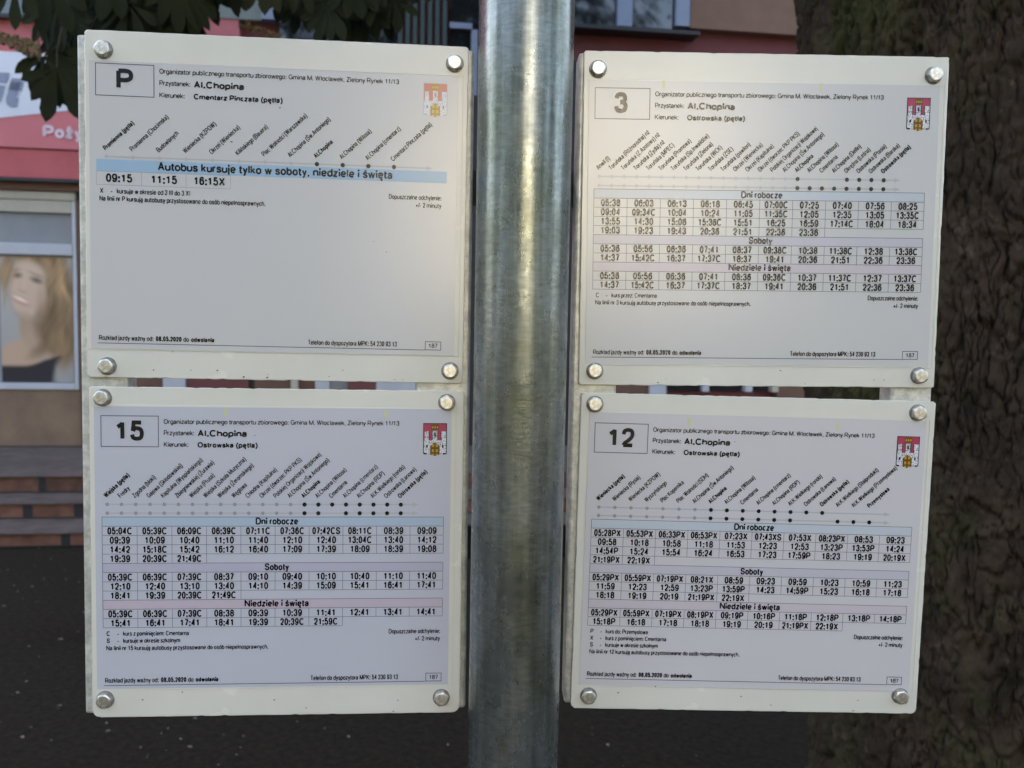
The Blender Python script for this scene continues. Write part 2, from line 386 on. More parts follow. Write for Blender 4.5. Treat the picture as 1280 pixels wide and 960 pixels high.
upper('pane', 797.5, 852, -260, 34, M['glass'], .03, .10)
upper('window_frame', 852.5, 870, -260, 34, M['bframe'], -.03)
upper('sill', 600, 871, 34.5, 39, M['dark'], -.10)
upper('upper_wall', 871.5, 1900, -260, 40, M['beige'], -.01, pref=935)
# top-left windows
upper('sill', -220, 66, 15, 20, M['dark'], -.08)
upper('pane', -220, 24, -260, 14.5, M['glass'], -.01, .0)
upper('window_frame', 24.5, 33, -260, 14.5, M['wframe'], -.04, -.002)
upper('pane', 33.5, 60, -260, 14.5, M['glass'], -.01, .0)
upper('window_frame', 60.5, 68, -260, 14.5, M['wframe'], -.04, -.002)

# ------------------------------------------------------------------ shop banner with lettering
M['banwhite'] = mat('banner_white', (.70, .72, .80), .6, var=.04, vscale=2)
M['banred'] = mat('banner_red', (.62, .17, .19), .6, var=.06, vscale=2)
M['banlet'] = mat('banner_blue_grey_letter', (.26, .29, .40), .6)
M['banpink'] = mat('banner_pale_letter', (.72, .58, .64), .6)
ban = tag(empty('shop_banner', BM), 'white and red shop banner with grey italic letters above the poster window', 'banner')
BY = -.12
x0 = XL + 8; x1 = F_(215, 120)[0]
b = MB(); b.box(x0, x1, BY, -.004, F_(50, 188)[1], F_(50, 71)[1], M['banred']); b.build('backing', ban)
# white field with a curved lower edge
b = MB(); top = F_(50, 71)[1] - .003; v = []; n = 40
for i in range(n + 1):
    t = i / n; px = -260 + t * 480; x = F_(px, 120, .125)[0]; py = 158 - 8 * math.sin((px + 260) / 480 * 3) - 34 * max(0, (px + 40) / 260) ** 1.3
    v.append((x, BY - .006, top)); v.append((x, BY - .006, F_(px, py, .125)[1]))
b.add(v, [(2 * i, 2 * i + 1, 2 * i + 3, 2 * i + 2) for i in range(n)], M['banwhite']); b.build('white_field', ban)
def facade_text(txt, px0, px1, py_base, cap_py, m, name, t=.2, slant=0.0):
    V, F, wd = text_mesh(txt, t, 1)
    a, z0 = F_(px0, py_base, -BY + .01); c, _ = F_(px1, py_base, -BY + .01); _, z1 = F_(px0, cap_py, -BY + .01)
    sx = (c - a) / wd; sz = z1 - z0
    q = MB(); q.add([(a + (x + slant * y) * sx, BY - .012, z0 + y * sz) for x, y in V], F, m)
    return q.build(name, ban)
facade_text('it', -15, 24, 133, 88, M['banlet'], 'lettering', .26, .28)
facade_text('Poży', 53, 104, 172, 156, M['banpink'], 'lettering', .24)

# ------------------------------------------------------------------ poster of a smiling woman (printed, flat)
def sm(e0, e1, x):
    t = max(0, min(1, (x - e0) / (e1 - e0))); return t * t * (3 - 2 * t)
def poster_colour(u, v):
    # u 0..1 left-right, v 0..1 top-bottom over the visible sheet
    def ell(cx, cy, rx, ry, ang, soft=.25):
        dx, dy = u - cx, v - cy; c, s = math.cos(R(ang)), math.sin(R(ang))
        a, bb = (dx * c + dy * s) / rx, (-dx * s + dy * c) / ry
        return 1 - sm(1 - soft, 1 + soft, math.hypot(a, bb))
    u0, v0 = u, v; hw = sm(.45, .75, u)
    u += hw * (.035 * math.sin(v * 17 + u * 5) + .02 * noise.noise(Vector((u * 6, v * 7, 9)))); v += hw * .02 * noise.noise(Vector((u * 8, v * 6, 2)))
    c = Vector((.42, .43, .45)).lerp(Vector((.30, .31, .33)), v)
    nz = noise.noise(Vector((u * 9 + v * 3, v * 3, 1.7))); nz2 = noise.noise(Vector((u * 26 + v * 16, v * 5 - u * 4, 4)))
    hair = Vector((.30, .20, .115)) * (1 + .35 * nz + .35 * nz2)
    skin = Vector((.46, .335, .26)); pale = Vector((.55, .43, .36))
    c = c.lerp(hair, ell(.56, .22, .44, .34, 12)); c = c.lerp(hair * .8, ell(.84, .46, .30, .42, -8)); c = c.lerp(hair * .6, ell(.62, .56, .14, .16, 20, .6))
    c = c.lerp(hair * 1.7, ell(.86, .22, .06, .2, -18, .8) * .8); c = c.lerp(hair * 1.6, ell(.72, .66, .05, .16, 14, .8) * .6); c = c.lerp(hair * .5, ell(.90, .48, .04, .2, -12, .8) * .6); c = c.lerp(hair * 1.3, ell(.70, .12, .05, .12, -25, .8) * .7)
    c = c.lerp(skin * .82, ell(.42, .56, .17, .16, 18)); c = c.lerp(skin, ell(.28, .78, .44, .13, -10)); c = c.lerp(skin * .9, ell(.50, .68, .2, .1, 20, .6))
    c = c.lerp(pale, ell(.385, .235, .255, .20, 14)); c = c.lerp(pale * .98, ell(.34, .36, .19, .125, 14)); c = c.lerp(pale * 1.08, ell(.40, .10, .16, .06, 10, .8))
    c = c.lerp(hair * .52, ell(.68, .56, .20, .17, 24, .5)); c = c.lerp(hair * .75, ell(.80, .70, .12, .12, -30, .7)); c = c.lerp(hair * .62, ell(.60, .72, .2, .05, -18, .8) * .8)
    c = c.lerp(hair * .9, ell(.07, .12, .06, .14, 25, .7)); c = c.lerp(skin * .88, ell(.56, .33, .06, .12, 14, .9) * .7); c = c.lerp(skin * .8, ell(.36, .475, .14, .03, 10, .9) * .6)
    c = c.lerp(hair * .7, ell(.49, .14, .10, .014, 14, .9) * .5); c = c.lerp(hair * .6, ell(.235, .105, .06, .012, -8, .9) * .45)
    c = c.lerp(Vector((.10, .065, .05)), ell(.50, .185, .075, .020, 10, .9) * .9); c = c.lerp(Vector((.10, .065, .05)), ell(.245, .148, .055, .019, -2, .9) * .85)
    c = c.lerp(skin * .75, ell(.31, .275, .05, .012, 10, .9) * .6); c = c.lerp(pale * 1.1, ell(.33, .22, .025, .06, 8, .9) * .6)
    c = c.lerp(Vector((.46, .22, .19)), ell(.275, .348, .125, .027, 14, .7) * .85); c = c.lerp(Vector((.74, .70, .66)), ell(.275, .338, .10, .014, 14, .7))
    c = c.lerp(hair * 1.1, ell(.10, .10, .10, .10, -40, .7) * .8); c = c.lerp(hair * .9, ell(.07, .22, .035, .14, 8, .8) * .6)
    c = Vector((c.x * 1.22, c.y * 1.12, c.z * 1.0)) * 1.0 + Vector((.02, .02, .02))  # slight lift: haze of the window glass put into the print
    c = c.lerp(Vector((.035, .033, .04)), sm(.855 - .10 * sm(.3, .9, u), .885 - .10 * sm(.3, .9, u), v) * (1 - ell(.98, .92, .24, .2, 0)))
    return c
pm = bpy.data.materials.new('poster_print'); pm.use_nodes = True
at_ = pm.node_tree.nodes.new('ShaderNodeAttribute'); at_.attribute_name = 'print'
pm.node_tree.links.new(at_.outputs['Color'], pm.node_tree.nodes['Principled BSDF'].inputs['Base Color'])
pm.node_tree.nodes['Principled BSDF'].inputs['Roughness'].default_value = .25
pxa, pza = F_(-2, 320, .0); pxb, pzb = F_(92, 478, .0)
NU, NV = 50, 80
b = MB(); V = [(pxa + (pxb - pxa) * i / NU, .018, pza + (pzb - pza) * j / NV) for j in range(NV + 1) for i in range(NU + 1)]
b.add(V, [(j * (NU + 1) + i, (j + 1) * (NU + 1) + i, (j + 1) * (NU + 1) + i + 1, j * (NU + 1) + i + 1) for j in range(NV) for i in range(NU)], pm)
o = len(b.v)
b.box(pxa, pxb, .0185, .0285, pzb, pza, M['wframe'])
po = b.build('window_poster'); po.matrix_world = BM
ca = po.data.color_attributes.new('print', 'FLOAT_COLOR', 'POINT')
cols = [1.0] * (4 * len(po.data.vertices))
for j in range(NV + 1):
    for i in range(NU + 1):
        c = poster_colour(i / NU, j / NV); k = 4 * (j * (NU + 1) + i); cols[k:k + 3] = [max(0, x) for x in c]
ca.data.foreach_set('color', cols)
tag(po, 'large poster of a smiling long haired woman in the shop window left of the timetables', 'poster')

# ------------------------------------------------------------------ entrance steps in front of the shop
st = tag(empty('entrance_steps', BM), 'low grey steps with terracotta risers in front of the shop', 'steps')
def stepy(D): return D - 8.55 + .58
ys = [-2.24, -1.84, -1.5]; zs = [0, .105, .225, .36]
for i in range(3):
    q = MB()
    q.box(XL + 6, 9, ys[i] + .03, -.005, zs[i] + .001, zs[i + 1] - .016, M['terracotta'])
    q.build('riser', st)
    q = MB(); q.box(XL + 6, 9, ys[i], -.004, zs[i + 1] - .015, zs[i + 1], M['slab']); q.build('tread', st, bevel=.004)
    q = MB(); xs_ = []; x = XL + 6 + .2 * i; yj = ys[i] + .026; za, zb_, zc = zs[i] + .003, zs[i] + .010, zs[i + 1] - .017
    rj = random.Random(i + 3)
    while x < 9: xs_ += [x, x + rj.uniform(.04, .09)]; x += rj.uniform(.33, .5)
    q.add([(x_, yj, z_) for x_ in xs_ for z_ in (za, zb_, zc)], [(3 * k, 3 * k + 3, 3 * k + 4, 3 * k + 1) for k in range(len(xs_) - 1)] + [(3 * k + 1, 3 * k + 4, 3 * k + 5, 3 * k + 2) for k in range(0, len(xs_) - 1, 2)], M['dark'])
    q.build('riser_joint', st)

# ------------------------------------------------------------------ bus stop pole
POLE = (.0065, .74); PR = .0388
m_pole = bpy.data.materials.new('galvanised_pole'); m_pole.use_nodes = True
n = m_pole.node_tree.nodes; l = m_pole.node_tree.links; bs = n['Principled BSDF']
tc = n.new('ShaderNodeTexCoord')
def nz_(scale, sc, detail=6):
    mp = n.new('ShaderNodeMapping'); mp.inputs['Scale'].default_value = sc; l.new(tc.outputs['Object'], mp.inputs[0])
    t = n.new('ShaderNodeTexNoise'); t.inputs['Scale'].default_value = scale; t.inputs['Detail'].default_value = detail; t.inputs['Roughness'].default_value = .65
    l.new(mp.outputs[0], t.inputs[0]); return t
na = nz_(95, (1, 1, .03)); nb = nz_(110, (1, 1, 2.6)); nc = nz_(26, (1, 1, .35), 3); nd = nz_(38, (1, 1, .5), 5)
r1 = n.new('ShaderNodeValToRGB'); r1.color_ramp.elements[0].position = .38; r1.color_ramp.elements[1].position = .64
r1.color_ramp.elements[0].color = (.15, .168, .165, 1); r1.color_ramp.elements[1].color = (.35, .378, .368, 1)
mx1 = n.new('ShaderNodeMix'); mx1.data_type = 'FLOAT'; mx1.inputs[0].default_value = .42
l.new(na.outputs[0], mx1.inputs[2]); l.new(nb.outputs[0], mx1.inputs[3]); l.new(mx1.outputs[0], r1.inputs[0])
r2 = n.new('ShaderNodeValToRGB'); r2.color_ramp.elements[0].position = .42; r2.color_ramp.elements[1].position = .66
r2.color_ramp.elements[0].color = (1, 1, 1, 1); r2.color_ramp.elements[1].color = (.72, .70, .56, 1)
l.new(nc.outputs[0], r2.inputs[0])
mm = n.new('ShaderNodeMix'); mm.data_type = 'RGBA'; mm.blend_type = 'MULTIPLY'; mm.inputs[0].default_value = 1
l.new(r1.outputs[0], mm.inputs[6]); l.new(r2.outputs[0], mm.inputs[7]); l.new(mm.outputs[2], bs.inputs['Base Color'])
bs.inputs['Metallic'].default_value = .8
rr = n.new('ShaderNodeMapRange'); rr.inputs['To Min'].default_value = .17; rr.inputs['To Max'].default_value = .40
l.new(nd.outputs[0], rr.inputs[0]); rr.inputs['From Min'].default_value = .3; rr.inputs['From Max'].default_value = .7; l.new(rr.outputs[0], bs.inputs['Roughness'])
bp = n.new('ShaderNodeBump'); bp.inputs['Strength'].default_value = .2; bp.inputs['Distance'].default_value = .001
l.new(nb.outputs[0], bp.inputs['Height']); l.new(bp.outputs[0], bs.inputs['Normal'])
pole = tag(empty('bus_stop_pole', Matrix.Translation((POLE[0], POLE[1], 0))), 'galvanised steel bus stop pole standing between the two pairs of timetables', 'pole')
b = MB(); b.tube([(0, 0, 0), (0, 0, 1), (0, 0, 2), (0, 0, 3.1)], PR, m_pole, 96); po_ = b.build('shaft', pole, smooth=True)
for p in po_.data.polygons:
    if len(p.vertices) > 4: p.use_smooth = False
b = MB(); b.tube([(0, 0, 3.101), (0, 0, 3.13)], [PR + .002, PR - .012], M['zinc'], 32); b.build('cap', pole)
b = MB(); b.tube([(0, 0, .002), (0, 0, .03)], [.075, .05], M['zinc'], 32); b.build('base_collar', pole)

# ------------------------------------------------------------------ timetable frames (two) and panels (four)
SIDE = {'left': (-.19933, .75258, 4.29964, -.75091), 'right': (.20785, .77731, 1.49207, .04140)}
def side_axes(k):
    X, Y, yw, tl = SIDE[k]; yw, tl = R(yw), R(tl)
    ex = Vector((math.cos(yw), math.sin(yw), 0)); n0 = Vector((math.sin(yw), -math.cos(yw), 0))
    ez = math.cos(tl) * Vector((0, 0, 1)) + math.sin(tl) * n0
    return Vector((X, Y, 1.5)), ex, ez
def mat4(O, x, z):
    y = z.cross(x); return Matrix(((x.x, y.x, z.x, O.x), (x.y, y.y, z.y, O.y), (x.z, y.z, z.z, O.z), (0, 0, 0, 1)))
def side_local(k, px, py, depth):
    O, ex, ez = side_axes(k); mi = mat4(O, ex, ez).inverted(); o = mi @ CAM; d = mi.to_3x3() @ ray(px, py)
    t = (depth - o.y) / d.y; p = o + d * t; return p.x, p.z
def frame(k, outerL, gapL, gapR, outerR, ztop, zbot, label):
    O, ex, ez = side_axes(k); root = tag(empty('mounting_rack', mat4(O, ex, ez)), label, 'rack')
    d0, d1 = .0042, .030
    for a, c in ((outerL, gapL), (gapR, outerR)):
        q = MB(); q.box(a, c, d0, d1, zbot, ztop, M['rail']); q.build('side_rail', root, bevel=.0025)
    for z in (ztop - .035, zbot + .012):
        q = MB(); q.box(gapL + .0005, gapR - .0005, .010, .026, z, z + .022, M['zinc']); q.build('cross_bar', root)
    # welded arms that reach the back of the pole, slit shade put into their colour
    wx = mat4(O, ex, ez).inverted() @ Vector((POLE[0], POLE[1] + .046, 1.5))
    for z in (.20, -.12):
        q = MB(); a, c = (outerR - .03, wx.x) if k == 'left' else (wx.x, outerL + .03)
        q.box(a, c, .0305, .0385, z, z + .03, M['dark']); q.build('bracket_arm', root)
    return root
lo = side_local('left', 99, 260, .006)[0]; gl = side_local('left', 160, 476, .006)[0]; gr = side_local('left', 519, 482, .006)[0]; ro = side_local('left', 596, 140, .006)[0]
frame('left', lo, gl, gr, min(ro, .1635), side_local('left', 340, 53, .006)[1], side_local('left', 340, 888, .006)[1], 'zinc mounting rack behind the line P and 15 timetables, left of the pole')
lo = side_local('right', 719, 260, .006)[0]; gl = side_local('right', 770, 482, .006)[0]; gr = side_local('right', 1113, 490, .006)[0]; ro = side_local('right', 1164, 490, .006)[0]
frame('right', lo, gl, gr, ro, side_local('right', 950, 72, .006)[1], side_local('right', 950, 880, .006)[1], 'zinc mounting rack behind the line 3 and 12 timetables, right of the pole')

PW, PH = .315, .28542
def rrect(w, h, rt, rb, n=7):
    pts = []
    for cx, cz, r, a0 in ((w / 2 - rb, -h / 2 + rb, rb, -90), (w / 2 - rt, h / 2 - rt, rt, 0), (-w / 2 + rt, h / 2 - rt, rt, 90), (-w / 2 + rb, -h / 2 + rb, rb, 180)):
        for i in range(n + 1):
            a = R(a0 + 90 * i / n); pts.append((cx + r * math.cos(a), cz + r * math.sin(a)))
    return pts
def plate_mesh(rt, rb, seed):
    rnd = random.Random(seed); base = rrect(PW, PH, rt, rb); pts = []
    for i, p in enumerate(base):          # slightly uneven sheared edge
        q = base[(i + 1) % len(base)]; L = math.hypot(q[0] - p[0], q[1] - p[1]); k = max(1, int(L / .004))
        for j in range(k):
            t = j / k; x, z = p[0] + (q[0] - p[0]) * t, p[1] + (q[1] - p[1]) * t
            e = .00035 * noise.noise(Vector((x * 90, z * 90, seed))) + (.0005 if rnd.random() < .06 else 0) * (-1)
            r = math.hypot(x, z); pts.append((x * (1 + e / r), z * (1 + e / r)))
    n = len(pts); c = .0006
    v = [(x * (1 - c / abs(PW / 2)), 0, z * (1 - c / abs(PH / 2))) for x, z in pts] + [(x, c, z) for x, z in pts] + [(x, .003, z) for x, z in pts]
    f = [tuple(range(n))] + [(r * n + i, (r + 1) * n + i, (r + 1) * n + (i + 1) % n, r * n + (i + 1) % n) for r in (0, 1) for i in range(n)] + [tuple(range(3 * n - 1, 2 * n - 1, -1))]
    q = MB(); q.add(v, f, M['plate']); return q

# one bolt: round flange darkened as contact shade, hexagon head with a domed, chamfered top
def bolt_mesh(rnd):
    q = MB(); n = 6; a0 = rnd.random() * 60; s = .0068
    tilt = Vector((rnd.uniform(-.08, .08), 0, rnd.uniform(-.08, .08)))
    def ring(r, y, k=n, ph=0): return [(r * math.cos(R(a0 + ph + 360 * i / k)) + tilt.x * -y * .6, y, r * math.sin(R(a0 + ph + 360 * i / k)) + tilt.z * -y * .6) for i in range(k)]
    lo_ = ring(s, -.0006); up_ = ring(s, -.0046); k = 24
    c1 = [(s * .86 * math.cos(R(15 * i)) + tilt.x * .0028, -.0050, s * .86 * math.sin(R(15 * i)) + tilt.z * .0028) for i in range(k)]
    c2 = [(s * .74 * math.cos(R(15 * i)) + tilt.x * .0030, -.0054, s * .74 * math.sin(R(15 * i)) + tilt.z * .0030) for i in range(k)]
    c0 = []
    for i in range(k):                      # hexagon outline resampled to the chamfer circle
        an = R(15 * i); loc = (math.degrees(an) - a0) % 60; rr = s * math.cos(R(30)) / math.cos(R(loc - 30))
        c0.append((rr * math.cos(an) + tilt.x * .0026, -.0046, rr * math.sin(an) + tilt.z * .0026))
    cb = [(x, -.0006, z) for x, _, z in c0]
    v = cb + c0 + c1 + c2
    f = [(r * k + i, r * k + (i + 1) % k, (r + 1) * k + (i + 1) % k, (r + 1) * k + i) for r in range(3) for i in range(k)] + [tuple(3 * k + i for i in range(k))]
    q.add(v, f, M['bolt'])
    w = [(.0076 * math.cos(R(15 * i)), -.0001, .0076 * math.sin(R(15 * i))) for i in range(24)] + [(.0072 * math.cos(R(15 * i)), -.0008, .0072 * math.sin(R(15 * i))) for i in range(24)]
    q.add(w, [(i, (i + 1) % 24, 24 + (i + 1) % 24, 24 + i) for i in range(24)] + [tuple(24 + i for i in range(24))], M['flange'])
    return q

# ---- printed matter. Template units: x to the right, y down, origin at the corner of the line number box
YI = -.00075                                    # ink lies on the sheet
class Print:
    def __init__(s, A): s.A = A                 # 2x3 affine template -> plate millimetres
    def P(s, x, y, yy=YI):
        a = s.A; return ((a[0][0] * x + a[0][1] * y + a[0][2]) / 1000, yy, (a[1][0] * x + a[1][1] * y + a[1][2]) / 1000)
    def rect(s, q, x0, y0, x1, y1, m, yy=YI): q.quad([s.P(x0, y1, yy), s.P(x1, y1, yy), s.P(x1, y0, yy), s.P(x0, y0, yy)], m)
    def hl(s, q, x0, x1, y, m, t=.55, yy=YI): s.rect(q, x0, y - t / 2, x1, y + t / 2, m, yy)
    def vl(s, q, x, y0, y1, m, t=.55, yy=YI): s.rect(q, x - t / 2, y0, x + t / 2, y1, m, yy)
    def frame(s, q, x0, y0, x1, y1, m, t=.8):
        s.hl(q, x0 - t / 2, x1 + t / 2, y0, m, t); s.hl(q, x0 - t / 2, x1 + t / 2, y1, m, t)
        s.vl(q, x0, y0 + t / 2, y1 - t / 2, m, t); s.vl(q, x1, y0 + t / 2, y1 - t / 2, m, t)
    def dot(s, q, x, y, r, m, yy=YI - .0001):
        n = 14; q.add([s.P(x + r * math.cos(6.2832 * i / n), y - r * math.sin(6.2832 * i / n), yy) for i in range(n)], [tuple(range(n))], m)
    def text(s, q, txt, x, y, cap, m, width=None, align='l', bold=False, cond=1.0, ang=0.0, t=None, yy=YI - .0002):
        nat = natw(txt) * cap
        sx = width / nat if width else cond
        t = (t or (.185 if bold else .125)) * (1.22 if bold else 1.22)
        t = min(t, .29 * max(sx, .6))
        V, F, wd = text_mesh(txt, t, sx); wd *= cap
        if align == 'c': x -= wd / 2
        if align == 'r': x -= wd
        c, sn = math.cos(R(ang)), math.sin(R(ang))
        q.add([s.P(x + cap * (c * a - sn * b_), y - cap * (sn * a + c * b_), yy - 4e-6 * (i % 23)) for i, (a, b_) in enumerate(V)], F, m)

SH = {
 'P': [[.66707, .00072, -148.376], [-.00139, -.67902, 115.914]], '15': [[.67175, .00057, -147.568], [.00162, -.68747, 118.195]],
 '3': [[.67006, .00276, -147.462], [.00090, -.67948, 111.594]], '12': [[.66845, -.00183, -144.405], [-.00229, -.68261, 116.393]]}
PLATE = {'P': ('left', .000337, .185599, -.27294), '15': ('left', .000992, -.106984, -.06769), '3': ('right', .006806, .186141, .42056), '12': ('right', .008988, -.108645, -.58225)}
BOLTS = {'P': [(-142, 126.8), (145.8, 128.2), (-140.5, -133.1), (146.3, -131.9)], '15': [(-146.1, 133.2), (142.5, 132.7), (-146.4, -126.7), (141.2, -128.5)],
 '3': [(-145.4, 127.2), (144, 126.9), (-143.5, -130.3), (143.2, -131.8)], '12': [(-145.3, 132.7), (141.4, 132.4), (-141.7, -130.5), (141.4, -125.6)]}
EDGE = {'P': (-8, -3, 446, 345), '15': (-8.5, -11.5, 438, 342.5), '3': (-8, -9.5, 444, 347), '12': (-8, -14, 440, 347)}
DEST = {'P': 'Cmentarz Pinczata (pętla)', '15': 'Ostrowska (pętla)', '3': 'Ostrowska (pętla)', '12': 'Ostrowska (pętla)'}
OW, AW = 'Polskiej Organizacji Wojskowej', 'Al.Chopina (Św.Antoniego)'
STOPS = {
 'P': ['*Promienna (pętla)', 'Promienna (Chocimska)', 'Budowlanych', 'Wieniecka (KZPOW)', 'Okrzei (Wieniecka)', 'Kilińskiego (Bauera)', 'Plac Wolności (Warszawska)', AW, '*Al.Chopina', 'Al.Chopina (Witosa)', 'Al.Chopina (cmentarz)', 'Cmentarz Pinczata (pętla)'],
 '15': ['*Wiejska (pętla)', 'Fredry', 'Zgodna (bloki)', 'Gajowa (Skłodowskiej)', 'Kapitulna (Wyspiańskiego)', 'Zbiegniewskiej (Żurawia)', 'Wiejska (Prusa)', 'Wiejska (Szkoła Muzyczna)', 'Wiejska (Żeromskiego)', 'Węglowa', 'Chłodna (Kapitulna)', 'Okrzei (dworzec PKP PKS)', OW, AW, '*Al.Chopina', 'Al.Chopina (Witosa)', 'Cmentarna', 'Al.Chopina (cmentarz)', 'Al.Chopina (RDP)', 'Al.K.Wielkiego (rondo)', 'Ostrowska (Łanowa)', '*Ostrowska (pętla)'],
 '3': ['Anwil (I)', 'Toruńska (Różnorodna) nż', 'Toruńska (Z.Azotowy) nż', 'Toruńska (Zydla) nż', 'Toruńska (MPEC)', 'Toruńska (Promowa)', 'Toruńska (Sp.Inwalidów)', 'Toruńska (Zielona)', 'Toruńska (WCK)', 'Toruńska (ZSE)', 'Toruńska (pawilon)', 'Okrzei (Wieniecka)', 'Okrzei (Kapitulna)', 'Okrzei (dworzec PKP PKS)', OW, AW, '*Al.Chopina', 'Al.Chopina (Witosa)', 'Cmentarna', 'Al.Chopina (Delfin)', 'Okrężna (Leśna)', 'Ostrowska (Ptasia)', 'Ostrowska (Barska)', '*Ostrowska (pętla)'],
 '12': ['*Wieniecka (pętla)', 'Wieniecka (Rysia)', 'Wieniecka (KZPOW)', 'Wyszyńskiego', 'Plac Kopernika', 'Plac Wolności (SDH)', AW, '*Al.Chopina', 'Al.Chopina (Witosa)', 'Cmentarna', 'Al.Chopina (cmentarz)', 'Al.Chopina (RDP)', 'Al.K.Wielkiego (rondo)', 'Ostrowska (Łanowa)', '*Ostrowska (pętla)', 'Al.K.Wielkiego (Stalprodukt)', 'Al.K.Wielkiego (Przemysłowa)', '*Przemysłowa']}
ROUTE = {  # first dot, pitch, arrow end, rows: (y, first black, black set, last grey)
 'P': (12.4, 32.16, 415, [(111, range(0, 8), range(8, 12))]),
 '15': (6.6, 17.51, 397, [(109.6, range(0, 14), range(14, 22)), (120.6, range(0, 14), [14, 15, 17, 18, 19, 20, 21])]),
 '3': (6.6, 16.03, 397, [(109.6, range(0, 16), [16, 20, 21, 22, 23]), (121, range(0, 16), range(16, 24))]),
 '12': (9.0, 21.31, 399, [(109.6, range(0, 7), range(7, 15)), (120.6, range(0, 7), [7, 8, 9, 10, 11, 12, 15, 16, 17])])}
TABLE = {
 '15': (125.4, 11.6, [('Dni robocze', ['05:04C 05:39C 06:09C 06:39C 07:11C 07:36C 07:42CS 08:11C 08:39 09:09', '09:39 10:09 10:40 11:10 11:40 12:10 12:40 13:04C 13:40 14:12', '14:42 15:18C 15:42 16:12 16:40 17:09 17:39 18:09 18:39 19:08', '19:39 20:39C 21:49C']),
   ('Soboty', ['05:39C 06:39C 07:39C 08:37 09:10 09:40 10:10 10:40 11:10 11:40', '12:10 12:40 13:10 13:40 14:10 14:39 15:09 15:41 16:41 17:41', '18:41 19:39 20:39C 21:49C']),
   ('Niedziele i święta', ['05:39C 06:39C 07:39C 08:38 09:39 10:39 11:41 12:41 13:41 14:41', '15:41 16:41 17:41 18:41 19:39 20:39C 21:59C'])]),
 '3': (125.2, 11.48, [('Dni robocze', ['05:38 06:03 06:13 06:18 06:45 07:00C 07:25 07:40 07:56 08:25', '09:04 09:34C 10:04 10:24 11:05 11:35C 12:05 12:35 13:05 13:35C', '13:55 14:30 15:06 15:36C 15:51 16:25 16:59 17:14C 18:04 18:34', '19:03 19:23 19:43 20:36 21:51 22:36 23:36']),
   ('Soboty', ['05:36 05:56 06:36 07:41 08:37 09:38C 10:38 11:38C 12:38 13:38C', '14:37 15:42C 16:37 17:37C 18:37 19:41 20:36 21:51 22:36 23:36']),
   ('Niedziele i święta', ['05:36 05:56 06:36 07:41 08:36 09:36C 10:37 11:37C 12:37 13:37C', '14:37 15:42C 16:37 17:37C 18:37 19:41 20:36 21:51 22:36 23:36'])]),
 '12': (125.6, 11.75, [('Dni robocze', ['05:28PX 05:53PX 06:33PX 06:53PX 07:23X 07:43XS 07:53X 08:23PX 08:53 09:23', '09:58 10:18 10:58 11:18 11:53 12:23 12:53 13:23P 13:53P 14:24', '14:54P 15:24 15:54 16:24 16:53 17:23 17:59P 18:23 19:19 20:19X', '21:19PX 22:19X']),
   ('Soboty', ['05:29PX 05:59PX 07:19PX 08:21X 08:59 09:23 09:59 10:23 10:59 11:23', '11:59 12:23 12:59 13:23P 13:59P 14:23 14:59P 15:23 16:18 17:18', '18:18 19:19 20:19 21:19PX 22:19X']),
   ('Niedziele i święta', ['05:29PX 05:59PX 07:19PX 08:19PX 09:19P 10:16P 11:18P 12:18P 13:18P 14:18P', '15:18P 16:18 17:18 18:18 19:19 20:19 21:19PX 22:19X'])])}
NOTES = {'P': [('X', 'kursuje w okresie od 2 III do 3 XI')], '15': [('C', 'kurs z pominięciem: Cmentarna'), ('S', 'kursuje w okresie szkolnym')],
 '3': [('C', 'kurs przez: Cmentarna')], '12': [('P', 'kurs do: Przemysłowa'), ('X', 'kurs z pominięciem: Cmentarna'), ('S', 'kursuje w okresie szkolnym')]}
MARKS = {'P': [], '15': [(153, -5), (354, -4)], '3': [(88, -4), (290, -4)], '12': [(124, -4), (322, -3)]}
LABEL = {'P': 'mostly empty line P timetable with one blue band, upper plate left of the pole', '15': 'bluish line 15 timetable plate left of the pole, below the line P plate',
 '3': 'line 3 timetable with glare over its left side, upper plate right of the pole', '12': 'line 12 timetable plate right of the pole, below the line 3 plate'}

